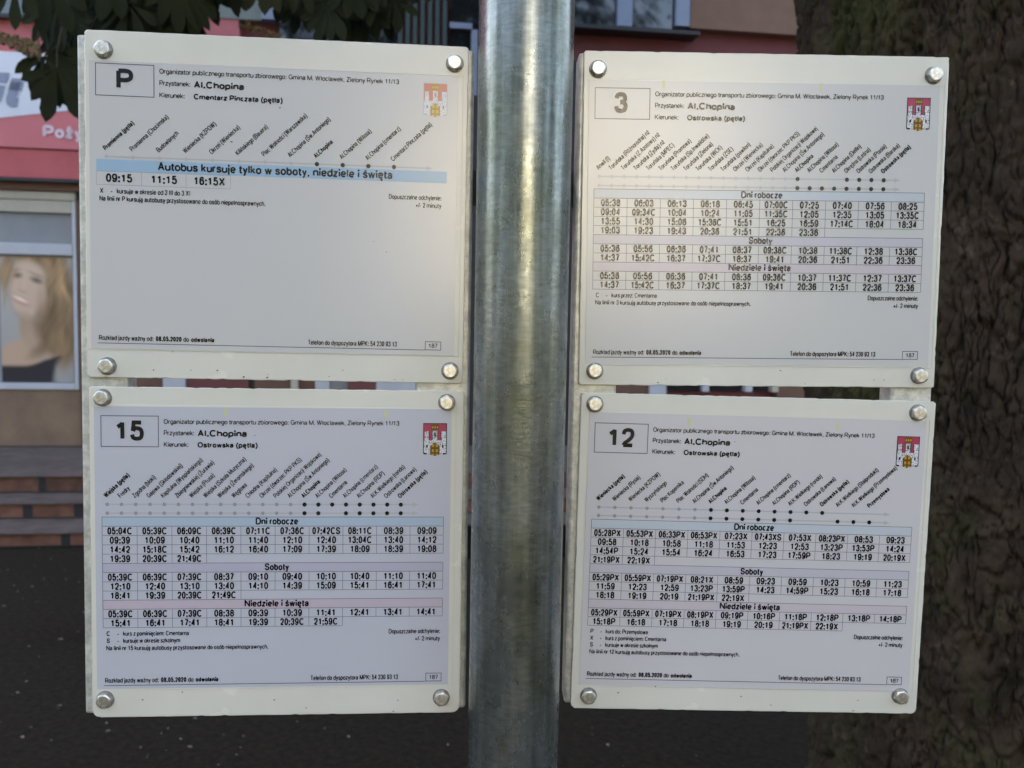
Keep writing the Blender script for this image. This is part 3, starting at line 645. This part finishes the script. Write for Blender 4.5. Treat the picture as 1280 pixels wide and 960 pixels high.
def crest(pr, parent, faded):
    red = M['redpale'] if faded else M['red']; dk = M['grey'] if faded else M['ink']; wh = M['white']; gd = M['gold']; gdk = M['gold'] if faded else M['golddark']
    if faded: gd = M['yellowfaded']
    q = MB(); W, H = 30, 44; x0, y0, cw, chh = 402.0, 6.0, 30.5 / 30, 41.5 / 44
    rnd = random.Random(5)
    for j in range(H):
        run = None
        for i in range(W + 1):
            m = None
            if i < W:
                u, v = (i + .5) / W, (j + .5) / H
                edge = min(u, 1 - u); inside = v < .9 or (edge > .10 * ((v - .9) / .1) ** 2)
                gate = abs(u - .5) < .19 and v > .60 + (abs(u - .5) / .19) ** 2 * .08
                if v > .955: inside = abs(u - .5) < .19 - (v - .955) * 3.2
                if inside:
                    border = edge < .045 or v < .03 or (v > .9 and edge < .16)
                    tower = (abs(u - .5) < .13 and v > .235) or ((abs(u - .16) < .11 or abs(u - .84) < .11) and v > .26) or v > .53
                    crown = abs(u - .5) < .16 and .05 < v < .21
                    if gate:
                        fr = abs(abs(u - .5) - .165) < .03 or abs(u - .5) < .03 or abs(v - .76) < .025 or abs(v - .90) < .022 or v < .645
                        m = gdk if fr else gd
                    elif crown: m = gd if ((abs(u - .5) < .04 or abs(abs(u - .5) - .11) < .03) and .09 < v < .17) else gdk
                    elif border: m = dk if not faded else M['lgrey']
                    elif tower:
                        win = (abs(u - .5) < .045 and .30 < v < .40) or (abs(abs(u - .5) - .33) < .035 and .66 < v < .76)
                        m = dk if win else (wh if rnd.random() < (.62 if not faded else .82) else (M['grey'] if not faded else M['lgrey']))
                        if v < .53 and (abs(abs(u - .5) - .13) < .025 or abs(abs(u - .5) - .23) < .02): m = dk if not faded else red
                    else: m = red
            if run and (m is not run[1]):
                if run[1]: pr.rect(q, x0 + run[0] * cw, y0 + j * chh, x0 + i * cw, y0 + (j + 1) * chh, run[1])
                run = (i, m)
            if run is None: run = (i, m)
    return q.build('coat_of_arms_print', parent)
M['yellowfaded'] = ink('crest_faded_gold_ink', (.60, .44, .14))

for key in ('P', '15', '3', '12'):
    sk, u, v, rot = PLATE[key]; O, ex, ez = side_axes(sk); c, s = math.cos(R(rot)), math.sin(R(rot))
    A = ex * c + ez * s; B = ez * c - ex * s
    root = tag(empty('bus_timetable', mat4(O + ex * u + ez * v, A, B)), LABEL[key], 'timetable', 'bus timetables mounted on the stop')
    plate_mesh(.002 if key in '3' else .003, {'P': .0035, '15': .007, '3': .002, '12': .005}[key], len(key) + ord(key[0])).build('plate', root)
    pr = Print(SH[key]); e = EDGE[key]
    # the laminated sheet: a thin slab with a slight waviness left to the material
    q = MB(); lo_, hi_ = -.0006, -.0001
    f4 = [pr.P(e[0], e[3], hi_), pr.P(e[2], e[3], hi_), pr.P(e[2], e[1], hi_), pr.P(e[0], e[1], hi_)]
    n4 = [(x, lo_, z) for x, _, z in f4]
    q.add(n4 + f4, [(0, 1, 2, 3), (4, 7, 6, 5), (0, 4, 5, 1), (1, 5, 6, 2), (2, 6, 7, 3), (3, 7, 4, 0)], M['paper' + key])
    sheet = q.build('sheet', root)
    K, L_ = M['ink'], M['line']
    # line number
    q = MB(); pr.frame(q, 0, 0, 70, 38, L_, 1.0)
    if len(key) == 2: pr.text(q, key, 34.5, 30.5, 25, K, width=37.5, align='c', bold=True, t=.165)
    elif key == 'P': pr.text(q, 'P', 35, 30.5, 25, K, width=22, align='c', bold=True, t=.17)
    else: pr.text(q, '3', 33, 30.5, 25.5, K, width=19, align='c', bold=True, t=.165)
    q.build('line_number_lettering', sheet)
    # heading
    q = MB()
    pr.text(q, 'Organizator publicznego transportu zbiorowego: Gmina M. Włocławek, Zielony Rynek 11/13', 76.5, 9.5, 6.0, K, width=295, t=.12)
    pr.text(q, 'Przystanek:', 76.5, 23.6, 6.2, K, width=38, t=.12); pr.text(q, 'Al.Chopina', 118, 25, 8.6, K, width=62, bold=True)
    pr.text(q, 'Kierunek:', 76.5, 38, 6.2, K, width=31, t=.12); pr.text(q, DEST[key], 118, 38.6, 6.9, K, width=75 if key != 'P' else 109, bold=True)
    q.build('heading_lettering', sheet)
    # route diagram
    x0, dx, xe, rows = ROUTE[key]; q = MB()
    gl_ = M['lgrey'] if key in 'P3' else M['grey']
    for y, gs, bs_ in rows:
        pr.rect(q, x0, y - .9, xe - 7, y + .9, M['lgrey'])
        q.add([pr.P(xe - 8, y - 3, YI - .00005), pr.P(xe, y, YI - .00005), pr.P(xe - 8, y + 3, YI - .00005)], [(0, 2, 1)], M['lgrey'])
        for i in gs: pr.dot(q, x0 + i * dx, y, 2.3, gl_)
        for i in bs_: pr.dot(q, x0 + i * dx, y, 2.75, K)
    yt = rows[0][0] - 7.6 if key != 'P' else 104.5
    for i, nme in enumerate(STOPS[key]):
        bold = nme[0] == '*'; nme = nme.lstrip('*')
        pr.text(q, nme, x0 + i * dx - 1.0, yt, 6.3, K, cond=.66 if not bold else .70, bold=bold, ang=43.5, t=.115 if not bold else .18)
    q.build('route_diagram_print', sheet)
    # departures
    q = MB()
    if key == 'P':
        pr.rect(q, 0, 114.4, 433, 128.8, M['blueband'])
        pr.text(q, 'Autobus kursuje tylko w soboty, niedziele i święta', 74, 126.0, 10.6, K, width=291, bold=True, t=.16)
        for y in (128.9, 145.1): pr.hl(q, 0, 163, y, M['grey'], .5)
        for i in range(4): pr.vl(q, i * 54.3, 129.2, 144.8, M['grey'], .5)
        for i, tme in enumerate(['09:15', '11:15', '16:15X']): pr.text(q, tme, 27.5 + i * 54.3 + (1 if i == 2 else 0), 141.8, 10.4, K, width=32.5 if i < 2 else 39, align='c', bold=True, t=.165)
        yn = 155.5
    else:
        y, h, secs = TABLE[key]; TW = 429.5; cwid = TW / 10; lt = L_
        bands = {'Dni robocze': 'paleblue', 'Soboty': 'mauve', 'Niedziele i święta': 'pinkband'}
        for title, rws in secs:
            pr.rect(q, 0, y, TW, y + h, M[bands[title] + ('' if key == '15' else 'light')])
            tw = {'Dni robocze': 54, 'Soboty': 31, 'Niedziele i święta': 82}[title]
            pr.text(q, title, 217, y + h - 2.1, 9.0, K, width=tw, align='c', bold=True, t=.165)
            pr.hl(q, 0, TW, y, lt, .6, YI - .0001); pr.vl(q, 0, y + .3, y + h - .3, lt, .6, YI - .0001); pr.vl(q, TW, y + .3, y + h - .3, lt, .6, YI - .0001)
            y += h; pr.hl(q, 0, TW, y, lt, .6, YI - .0001)
            for rw in rws:
                ts = rw.split(); k = len(ts)
                for i in range(k + 1): pr.vl(q, i * cwid, y + .3, y + h - .3, lt, .55, YI - .0001)
                pr.hl(q, 0, cwid * k, y + h, lt, .55, YI - .00013)
                for i, tme in enumerate(ts):
                    pr.text(q, tme, (i + .5) * cwid + .3, y + h - 1.3, 9.15, K, width={5: 25.5, 6: 31, 7: 36}[len(tme)], align='c', bold=True, t=.16)
                y += h
        yn = y + 10.4
    q.build('departures_print', sheet)
    # footnotes and imprint
    q = MB(); yr = {'P': 150.5, '15': yn + .4, '3': yn + .4, '12': yn + .2}[key]
    fs = 6.0
    if key == 'P': fs = 6.4
    for a_, tx in NOTES[key]:
        pr.text(q, a_, 4, yn, fs, K, cond=.8, t=.13); pr.text(q, '-', 17, yn, fs, K, t=.13); pr.text(q, tx, 24.5, yn, fs, K, cond=.70, t=.125); yn += 9.0
    ln = {'P': 'P', '15': '15', '3': '3', '12': '12'}[key]
    pr.text(q, 'Na linii nr %s kursują autobusy przystosowane do osób niepełnosprawnych.' % ln, 3.5, yn + .3, fs, K, width=203, t=.125)
    pr.text(q, 'Dopuszczalne odchylenie:', 427, yr, 6.2, K, width=67, align='r', t=.12)
    pr.text(q, '+/- 2 minuty', 427, yr + 9.6, 6.2, K, width=33, align='r', t=.125)
    pr.text(q, 'Rozkład jazdy ważny od:', 1.5, 334.6, 6.2, K, width=67, t=.125); pr.text(q, '08.05.2020', 71, 334.6, 6.2, K, width=32, bold=True)
    pr.text(q, 'do', 105, 334.6, 6.2, K, width=7, t=.125); pr.text(q, 'odwołania', 114.5, 334.6, 6.2, K, width=29, bold=True)
    pr.text(q, 'Telefon do dyspozytora MPK: 54 230 93 13', 260, 334.8, 6.4, K, width=113, t=.125)
    pr.frame(q, 409, 327.6, 429, 337.9, L_, .9); pr.text(q, '187', 419, 335.3, 5.6, K, width=12, align='c', t=.125)
    pr.hl(q, 0, 408.5, 338.2, L_, .9)
    q.build('footnote_lettering', sheet)
    crest(pr, sheet, key == 'P')
    if MARKS[key]:
        for mxx, myy in MARKS[key]:
            q = MB(); q.add([pr.P(mxx - 2, myy - 6), pr.P(mxx - 2.6, myy + 3), pr.P(mxx - .8, myy + 6), pr.P(mxx + 1.8, myy + 2), pr.P(mxx + 1.5, myy - 6)], [(0, 1, 2, 3, 4)], M['yellow'])
            q.build('highlighter_stain', sheet)
    # edges of the plastic film over the sheet, and grime
    for ea, eb, ec, ed in ((e[0] - 3, e[1] - 1.2, e[2] + 5, e[1]), (e[0] - 4, e[3] + .5, e[2] + 4, e[3] + 1.6), (e[2] + 5.2, e[1] - 1, e[2] + 6.4, e[3] + 1)):
        q = MB(); p0 = pr.P(ea, ed, 0); p1 = pr.P(eb * 0 + ec, eb, 0)
        q.box(min(p0[0], p1[0]), max(p0[0], p1[0]), -.00045, -.00005, min(p0[2], p1[2]), max(p0[2], p1[2]), M['plate']); q.build('film_edge', root, bevel=.00018)
    rs = random.Random(ord(key[0]) + 5)
    for i in range(16 if key == 'P' else 7):
        gx = rs.uniform(-.12, .12); gz = -PH / 2 + rs.expovariate(160) + .0015
        if i % 4 == 3: gx = rs.uniform(-.14, .14); gz = rs.uniform(-.13, .13)
        gr_ = rs.uniform(.0004, .0011); q = MB()
        q.add([(gx + gr_ * rs.uniform(.4, 1.5) * math.cos(k_), -.0008, gz + gr_ * rs.uniform(.3, 1) * math.sin(k_)) for k_ in (0, .9, 1.9, 3.0, 4.1, 5.2)], [(0, 1, 2, 3, 4, 5)], M['grime']); q.build('grime_speck', root)
    rnd = random.Random(len(key) * 31 + ord(key[0]))
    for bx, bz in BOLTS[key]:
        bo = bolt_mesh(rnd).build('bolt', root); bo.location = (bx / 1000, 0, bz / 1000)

# ------------------------------------------------------------------ big tree on the right
m_bark = bpy.data.materials.new('bark'); m_bark.use_nodes = True
n = m_bark.node_tree.nodes; l = m_bark.node_tree.links; bs = n['Principled BSDF']; bs.inputs['Roughness'].default_value = .92; bs.inputs['Specular IOR Level'].default_value = .2
tc = n.new('ShaderNodeTexCoord')
def tex(scale, sc, d=6):
    mp = n.new('ShaderNodeMapping'); mp.inputs['Scale'].default_value = sc; l.new(tc.outputs['Object'], mp.inputs[0])
    t = n.new('ShaderNodeTexNoise'); t.inputs['Scale'].default_value = scale; t.inputs['Detail'].default_value = d; t.inputs['Roughness'].default_value = .65; l.new(mp.outputs[0], t.inputs[0]); return t
t1 = tex(9, (1, 1, .5)); r1 = n.new('ShaderNodeValToRGB')
r1.color_ramp.elements[0].position = .3; r1.color_ramp.elements[0].color = (.016, .012, .008, 1); r1.color_ramp.elements[1].position = .72; r1.color_ramp.elements[1].color = (.062, .044, .030, 1)
l.new(t1.outputs[0], r1.inputs[0])
t2 = tex(4, (1, 1, .6)); r2 = n.new('ShaderNodeValToRGB'); r2.color_ramp.elements[0].position = .46; r2.color_ramp.elements[0].color = (0, 0, 0, 1); r2.color_ramp.elements[1].position = .62; r2.color_ramp.elements[1].color = (.7, .7, .7, 1)
l.new(t2.outputs[0], r2.inputs[0])
mx = n.new('ShaderNodeMix'); mx.data_type = 'RGBA'; l.new(r2.outputs[0], mx.inputs[0]); l.new(r1.outputs[0], mx.inputs[6]); mx.inputs[7].default_value = (.038, .042, .012, 1)
t5 = tex(34, (1, 1, .8), 4); r5 = n.new('ShaderNodeValToRGB'); r5.color_ramp.elements[0].position = .60; r5.color_ramp.elements[0].color = (0, 0, 0, 1); r5.color_ramp.elements[1].position = .72; r5.color_ramp.elements[1].color = (.65, .65, .65, 1); l.new(t5.outputs[0], r5.inputs[0])
mx5 = n.new('ShaderNodeMix'); mx5.data_type = 'RGBA'; l.new(r5.outputs[0], mx5.inputs[0]); l.new(mx.outputs[2], mx5.inputs[6]); mx5.inputs[7].default_value = (.095, .068, .05, 1)
l.new(mx5.outputs[2], bs.inputs['Base Color'])
t3 = tex(60, (1, 1, .6)); bp = n.new('ShaderNodeBump'); bp.inputs['Strength'].default_value = .7; bp.inputs['Distance'].default_value = .006; l.new(t3.outputs[0], bp.inputs['Height']); l.new(bp.outputs[0], bs.inputs['Normal'])

def bark_h(a, z, r):
    """plates of bark: cells stretched along the trunk, deep furrows between them"""
    x, y = math.cos(a) * r, math.sin(a) * r
    wv = noise.noise_vector(Vector((x * 9, y * 9, z * 5))) * .035 + noise.noise_vector(Vector((x * 38, y * 38, z * 26))) * .014
    q = Vector((x + wv.x, y + wv.y, z + wv.z * 1.8))
    big = noise.noise(Vector((x * 4, y * 4, z * 2.2)))
    k = 1.75 if big > .05 else 1.25
    d, pts = noise.voronoi(Vector((q.x * 22, q.y * 22, q.z * 8.5)) * k)
    e = d[1] - d[0]; fur = 1 - min(1, e / .16)
    cid = noise.cell(pts[0] * 3.1)
    d2, p2 = noise.voronoi(Vector((q.x * 46, q.y * 46, q.z * 27)))
    e2 = d2[1] - d2[0]; crack = (1 - min(1, e2 / .14)) * (1 if noise.cell(p2[0] * 2.3) > .0 else .25)
    jw = noise.noise_vector(Vector((x * 30, y * 30, z * 18))) * .02; n1 = abs(noise.noise(Vector(((q.x + jw.x) * 8, (q.y + jw.y) * 8, (q.z + jw.z) * 1.0)))); deep = math.exp(-(n1 / .04) ** 2) * (.5 + .5 * noise.noise(Vector((x * 6, y * 6, z * 5))))
    h2 = noise.fractal(Vector((x * 40, y * 40, z * 28)), .8, 2.1, 4)
    fur *= max(.15, .75 + .9 * noise.noise(Vector((x * 8, y * 8 + 4, z * 4)))); return -.0095 * fur - .022 * deep - .004 * crack + .005 * cid + .006 * h2 + .004 * noise.cell(p2[0] * 5.7) + .010 * noise.noise(Vector((x * 5, y * 5, z * 3)))
TX, TY = 1.172, 2.16
tree = tag(empty('chestnut_tree', Matrix.Translation((TX, TY, 0))), 'thick tree with rough furrowed dark bark, right of the timetables', 'tree')
NA, NZ = 760, 720
b = MB(); V = []
for j in range(NZ + 1):
    z = 4.2 * j / NZ
    base = .475 + .22 * math.exp(-z / .14) - .012 * z
    for i in range(NA):
        s_ = 2 * i / NA - 1; a = -R(105) + math.pi * (s_ * (.42 + .58 * s_ * s_))
        r = base * (1 + .03 * math.sin(3 * a + .6) + .02 * math.sin(5 * a + z))
        front = math.cos(a + R(105)) > -.3
        r += bark_h(a, z, .47) if (front and z < 3.2) else 0
        V.append((r * math.cos(a) - .085 * (z - 1.9), r * math.sin(a), z))
Fq = [(j * NA + i, j * NA + (i + 1) % NA, (j + 1) * NA + (i + 1) % NA, (j + 1) * NA + i) for j in range(NZ) for i in range(NA)]
b.add(V, Fq, m_bark)
for k in range(5):
    a = k * 1.256 + .4; p = [(0, 0, 3.9), (.5 * math.cos(a), .5 * math.sin(a), 4.6), (1.3 * math.cos(a), 1.3 * math.sin(a), 5.4), (2.3 * math.cos(a), 2.3 * math.sin(a), 6.2)]
    b.tube(p, [.24, .18, .12, .05], m_bark, 12)
b.build('trunk', tree, smooth=True)

# ------------------------------------------------------------------ chestnut leaves
def leafmat(nm, c, tr):
    m = bpy.data.materials.new(nm); m.use_nodes = True; n = m.node_tree.nodes; l = m.node_tree.links; bs = n['Principled BSDF']
    bs.inputs['Roughness'].default_value = .65; bs.inputs['Specular IOR Level'].default_value = .12
    tcx = n.new('ShaderNodeTexCoord'); t = n.new('ShaderNodeTexNoise'); t.inputs['Scale'].default_value = 5; t.inputs['Detail'].default_value = 4; l.new(tcx.outputs['Object'], t.inputs[0])
    r = n.new('ShaderNodeValToRGB'); r.color_ramp.elements[0].position = .3; r.color_ramp.elements[1].position = .7
    r.color_ramp.elements[0].color = (*[x * .6 for x in c], 1); r.color_ramp.elements[1].color = (*[x * 1.3 for x in c], 1)
    l.new(t.outputs[0], r.inputs[0]); l.new(r.outputs[0], bs.inputs['Base Color'])
    return m
m_leaf = leafmat('chestnut_leaf', (.018, .023, .008), .2)
m_leaf2 = leafmat('old_chestnut_leaf', (.035, .036, .014), .2)
m_twig = mat('twig_bark', (.05, .04, .03), .9)
m_flower = mat('withered_flower', (.16, .11, .06), .9, var=.4, vscale=30)
def leaflet(q, hub, d, nrm, L, W, m, droop, rnd):
    side = d.cross(nrm).normalized(); up = side.cross(d).normalized()
    prof = [(0, .05), (.2, .28), (.42, .66), (.62, .98), (.78, 1.0), (.9, .62), (1.0, .0)]
    v = []; curl = rnd.uniform(.0, .25)
    for t, wv in prof:
        c = hub + d * (L * t) - Vector((0, 0, 1)) * (droop * L * t * t)
        hw = W * wv / 2
        v += [c - side * hw + up * (hw * curl), c, c + side * hw + up * (hw * curl)]
    f = []
    for i in range(len(prof) - 1):
        a = 3 * i; f += [(a, a + 1, a + 4, a + 3), (a + 1, a + 2, a + 5, a + 4)]
    q.add(v, f, m)
def palm_leaf(q, hub, axis, nrm, L, rnd, m, n=None, droop=.35):
    n = n or rnd.choice([5, 6, 7, 7])
    axis = axis.normalized(); nrm = (nrm - axis * nrm.dot(axis)).normalized(); sd_ = axis.cross(nrm)
    for i in range(n):
        a = (i - (n - 1) / 2) * R(150 / (n - 1)) + rnd.uniform(-.06, .06)
        d = axis * math.cos(a) + sd_ * math.sin(a)
        ll = L * (1 - .32 * abs(a) / R(75)) * rnd.uniform(.9, 1.08)
        leaflet(q, hub + d * .01, d, nrm, ll, ll * .31, m, droop * rnd.uniform(.5, 1.5), rnd)
def at(px, py, D): return CAM + ray(px, py) * D
rnd = random.Random(11)
# young chestnut, its trunk hidden behind the left plates
tb = at(133, 480, 4.3); tb.z = 0
young = tag(empty('chestnut_tree', Matrix.Translation(tb)), 'slender tree with hanging dark hand shaped leaves above the line P plate', 'tree')
b = MB(); b.tube([(0, 0, 0), (.01, 0, 1.2), (.0, 0, 2.6), (-.03, .05, 3.4), (0, .1, 4.6), (.05, .1, 6.2)], [.10, .082, .075, .07, .06, .03], m_bark, 20)
limbs = [((0, .05, 3.0), (.5, -.2, 3.35), (1.1, -.3, 3.5)), ((-.02, .05, 2.7), (-.2, -.4, 3.15), (-.35, -.9, 3.2)), ((0, .1, 3.3), (.9, .5, 3.9), (1.8, .7, 4.2)), ((0, .1, 3.6), (-.9, .2, 4.3), (-1.8, .2, 4.6)), ((0, .1, 3.5), (.2, -.8, 4.2), (.5, -1.5, 4.4))]
for p in limbs: b.tube(p, [.04, .028, .014], m_bark, 10)
b.build('trunk', young, smooth=True)
q = MB()
def hang(px, py, D, ax, L=.2, m=None, face=None, n=None, droop=.15):
    """a leaf whose hub is at that place; ax: direction it points, in right/up terms"""
    h = at(px, py, D); d = Vector((ax[0], ax[2] if len(ax) > 2 else 0, ax[1]))
    hp = h - tb; q.tube([hp, hp + Vector((rnd.uniform(-.02, .02), .01, .07)), hp + Vector((rnd.uniform(-.05, .05), .03, .15))], [.0022, .0022, .003], m_twig, 5)
    palm_leaf(q, h - tb, d, face or Vector((rnd.uniform(-.3, .3), -1, rnd.uniform(-.2, .4))), L, rnd, m or m_leaf, n, droop)
hang(71, 84, 3.2, (.12, -1), .185, n=6, droop=.05)
hang(86, 80, 3.35, (.2, -1), .18, n=5, droop=.05)
hang(70, 70, 3.3, (.1, -1), .17, n=7)
hang(60, 62, 3.3, (.3, -1), .19); hang(92, 40, 3.4, (.1, -1), .2); hang(52, 70, 3.25, (-.4, -.8), .09, n=4)
hang(80, 20, 3.5, (.3, -1), .2); hang(72, 0, 3.3, (-.3, -1), .18); hang(95, 8, 3.6, (.2, -1), .2); hang(18, -22, 3.0, (0, -1), .13, n=5); hang(60, -30, 3.2, (.2, -1), .18)
hang(105, 60, 3.5, (-.3, -1), .16)
for i in range(150):
    px = rnd.uniform(95, 250); py = rnd.uniform(-70, 18) - max(0, (px - 215)) * .6
    hang(px, py, rnd.uniform(3.4, 4.6), (rnd.uniform(-.7, .7), -1, rnd.uniform(-.4, .4)), rnd.uniform(.15, .2))
for px, py in ((285, -38), (305, -28), (330, -36), (355, -40), (375, -30), (400, -14), (395, -40), (420, -35), (440, -30), (465, -22), (455, -50), (430, -10), (410, 6), (490, -42), (520, -60), (545, -50)):
    hang(px, py, rnd.uniform(3.8, 4.8), (rnd.uniform(-.4, .4), -1, rnd.uniform(-.3, .3)), rnd.uniform(.16, .2), m_leaf2 if rnd.random() < .3 else m_leaf)
for i in range(34):
    px = rnd.uniform(350, 505); hang(px, rnd.uniform(-70, 2) - (18 if px < 372 else 0), rnd.uniform(4.0, 5.2), (rnd.uniform(-.6, .6), -1, rnd.uniform(-.4, .4)), rnd.uniform(.16, .2), m_leaf2 if rnd.random() < .2 else m_leaf)
for i in range(260):            # the rest of the crown, above the picture
    a = rnd.uniform(0, 6.283); rr_ = 2.6 * math.sqrt(rnd.random()); z = rnd.uniform(4.0, 7.2); k = 1 - abs(z - 5.2) / 3.2
    p = Vector((rr_ * k * math.cos(a) + .3, rr_ * k * math.sin(a), z))
    palm_leaf(q, p, Vector((math.cos(a), math.sin(a), -.8)), Vector((rnd.uniform(-.4, .4), rnd.uniform(-.4, .4), 1)), rnd.uniform(.16, .22), rnd, m_leaf, 5)
q.build('crown', young)
q = MB()
for (cx, cy, D, L) in ((14, 50, 3.1, .16), (326, 38, 3.9, .12), (28, 58, 3.1, .1)):
    for i in range(70):
        t = rnd.random(); p = at(cx + (t - .5) * 60 * (L / .14) , cy + (t - .5) * 22 + rnd.uniform(-7, 7), D) - tb
        r = rnd.uniform(.005, .014); d = Vector((rnd.uniform(-1, 1), rnd.uniform(-1, 1), rnd.uniform(-1, 1))).normalized(); e = d.orthogonal().normalized(); f_ = d.cross(e)
        q.add([p + d * r, p - d * r, p + e * r, p - e * r, p + f_ * r, p - f_ * r], [(0, 2, 4), (0, 4, 3), (0, 3, 5), (0, 5, 2), (1, 4, 2), (1, 3, 4), (1, 5, 3), (1, 2, 5)], m_flower)
q.build('withered_blossom', young)
# crown of the thick tree, high above the stop
q = MB()
for i in range(2800):
    a = rnd.uniform(0, 6.283); rr_ = 3.9 * math.sqrt(rnd.random()); z = rnd.uniform(4.6, 8.5); k = 1 - abs(z - 6.2) / 4.2
    p = Vector((rr_ * k * math.cos(a), rr_ * k * math.sin(a), z))
    palm_leaf(q, p, Vector((math.cos(a), math.sin(a), -.7)), Vector((rnd.uniform(-.4, .4), rnd.uniform(-.4, .4), 1)), rnd.uniform(.2, .28), rnd, m_leaf, 5)
q.build('crown', tree)

# ------------------------------------------------------------------ fallen petals and grit on the pavement
m_petal = mat('fallen_petal', (.17, .155, .13), .9, var=.5, vscale=40)
q = MB()
for i in range(1000):
    x = rnd.uniform(-4, 4); y = rnd.uniform(1.2, 6.3); s_ = rnd.choice([.004, .005, .006, .008, .012]) * rnd.uniform(.7, 1.3); a = rnd.uniform(0, 6.28)
    h = rnd.uniform(.002, .006); c, s2 = math.cos(a) * s_, math.sin(a) * s_
    q.add([(x + c, y + s2, .003), (x - s2 * .6, y + c * .6, .003 + h), (x - c, y - s2, .004), (x + s2 * .6, y - c * .6, .003 + h * .5)], [(0, 1, 2, 3)], m_petal)
tag(q.build('petal_litter'), kind='stuff')

# ------------------------------------------------------------------ unseen sunlit house across the street, behind the photographer, sized for the glare
M['sunwall'] = mat('ochre_render', (.57, .545, .49), .85, var=.06, vscale=2)
opp = tag(empty('apartment_building', Matrix.Translation((2.9, -15, 0))), 'unseen cream apartment building across the street, sized for the reflections', 'building')
b = MB(); b.box(-2.2, 2.2, -8, 0, 0, 6.6, M['sunwall']); b.build('wall', opp)
b = MB(); b.box(-2.4, 2.4, -8.2, .2, 6.602, 6.9, M['brown']); b.build('roof', opp)
for x, z in ((-1.7, .9), (.9, .9)):
    b = MB(); b.box(x, x + .9, .002, .05, z, z + 1.2, M['wframe']); f_ = b.build('window', opp)
    b = MB(); b.box(x + .08, x + .82, .052, .06, z + .08, z + 1.12, M['glass']); b.build('pane', f_)
# unseen hedge and dark trees, added to darken the reflections
hd = MB(); rnd = random.Random(9)
for i in range(1600):
    c = Vector((rnd.uniform(-6, 7.5), -12 + rnd.uniform(-.5, .5), 2.25 * rnd.random() ** .7)); a = Vector((rnd.uniform(-1, 1), rnd.uniform(-1, 1), rnd.uniform(-1, 1))).normalized() * .22; e = a.orthogonal().normalized() * .16
    hd.quad([c - a, c - e, c + a, c + e], m_leaf)
hd.box(-6, 7.5, -12.35, -11.65, 0, 1.9, m_leaf)  # added hedge covers the foot of the bright wall
tag(hd.build('unseen_hedge'), 'unseen long dark hedge in front of the cream house, added to cut the low glare', 'hedge')
q = MB(); rnd = random.Random(3)
for i in range(1500):
    d = Vector((rnd.gauss(0, 1), rnd.gauss(0, 1), rnd.gauss(0, 1))).normalized() * rnd.uniform(.5, 1) ** .5
    c = Vector((d.x * 3.0, d.y * 2.6, 5.2 + d.z * 4.4)); a = Vector((rnd.uniform(-1, 1), rnd.uniform(-1, 1), rnd.uniform(-1, 1))).normalized() * .32; e = a.orthogonal().normalized() * .24
    q.quad([c - a, c - e, c + a, c + e], m_leaf)
crown_me = q.build('crown')
b = MB(); b.tube([(0, 0, 0), (0, 0, 2), (0, 0, 6)], [.25, .2, .1], m_bark, 12); trunk_me = b.build('trunk')
for i, (x, y) in enumerate(((-2.6, -15), (-8, -14), (-14, -13), (8.6, -14), (13.5, -12.5), (-17, -6), (17, -6))):  # added trees hide the low sky, so the pole and ink reflect dark
    r_ = tag(empty('unseen_tree', Matrix.Translation((x, y, 0)) @ Matrix.Rotation(i * 1.3, 4, 'Z')), 'unseen dense dark tree behind the camera, added to darken the reflections', 'tree', 'unseen trees added behind the camera')
    for src in (crown_me, trunk_me):
        o = src if i == 0 else src.copy()
        if i: col.objects.link(o)
        o.parent = r_
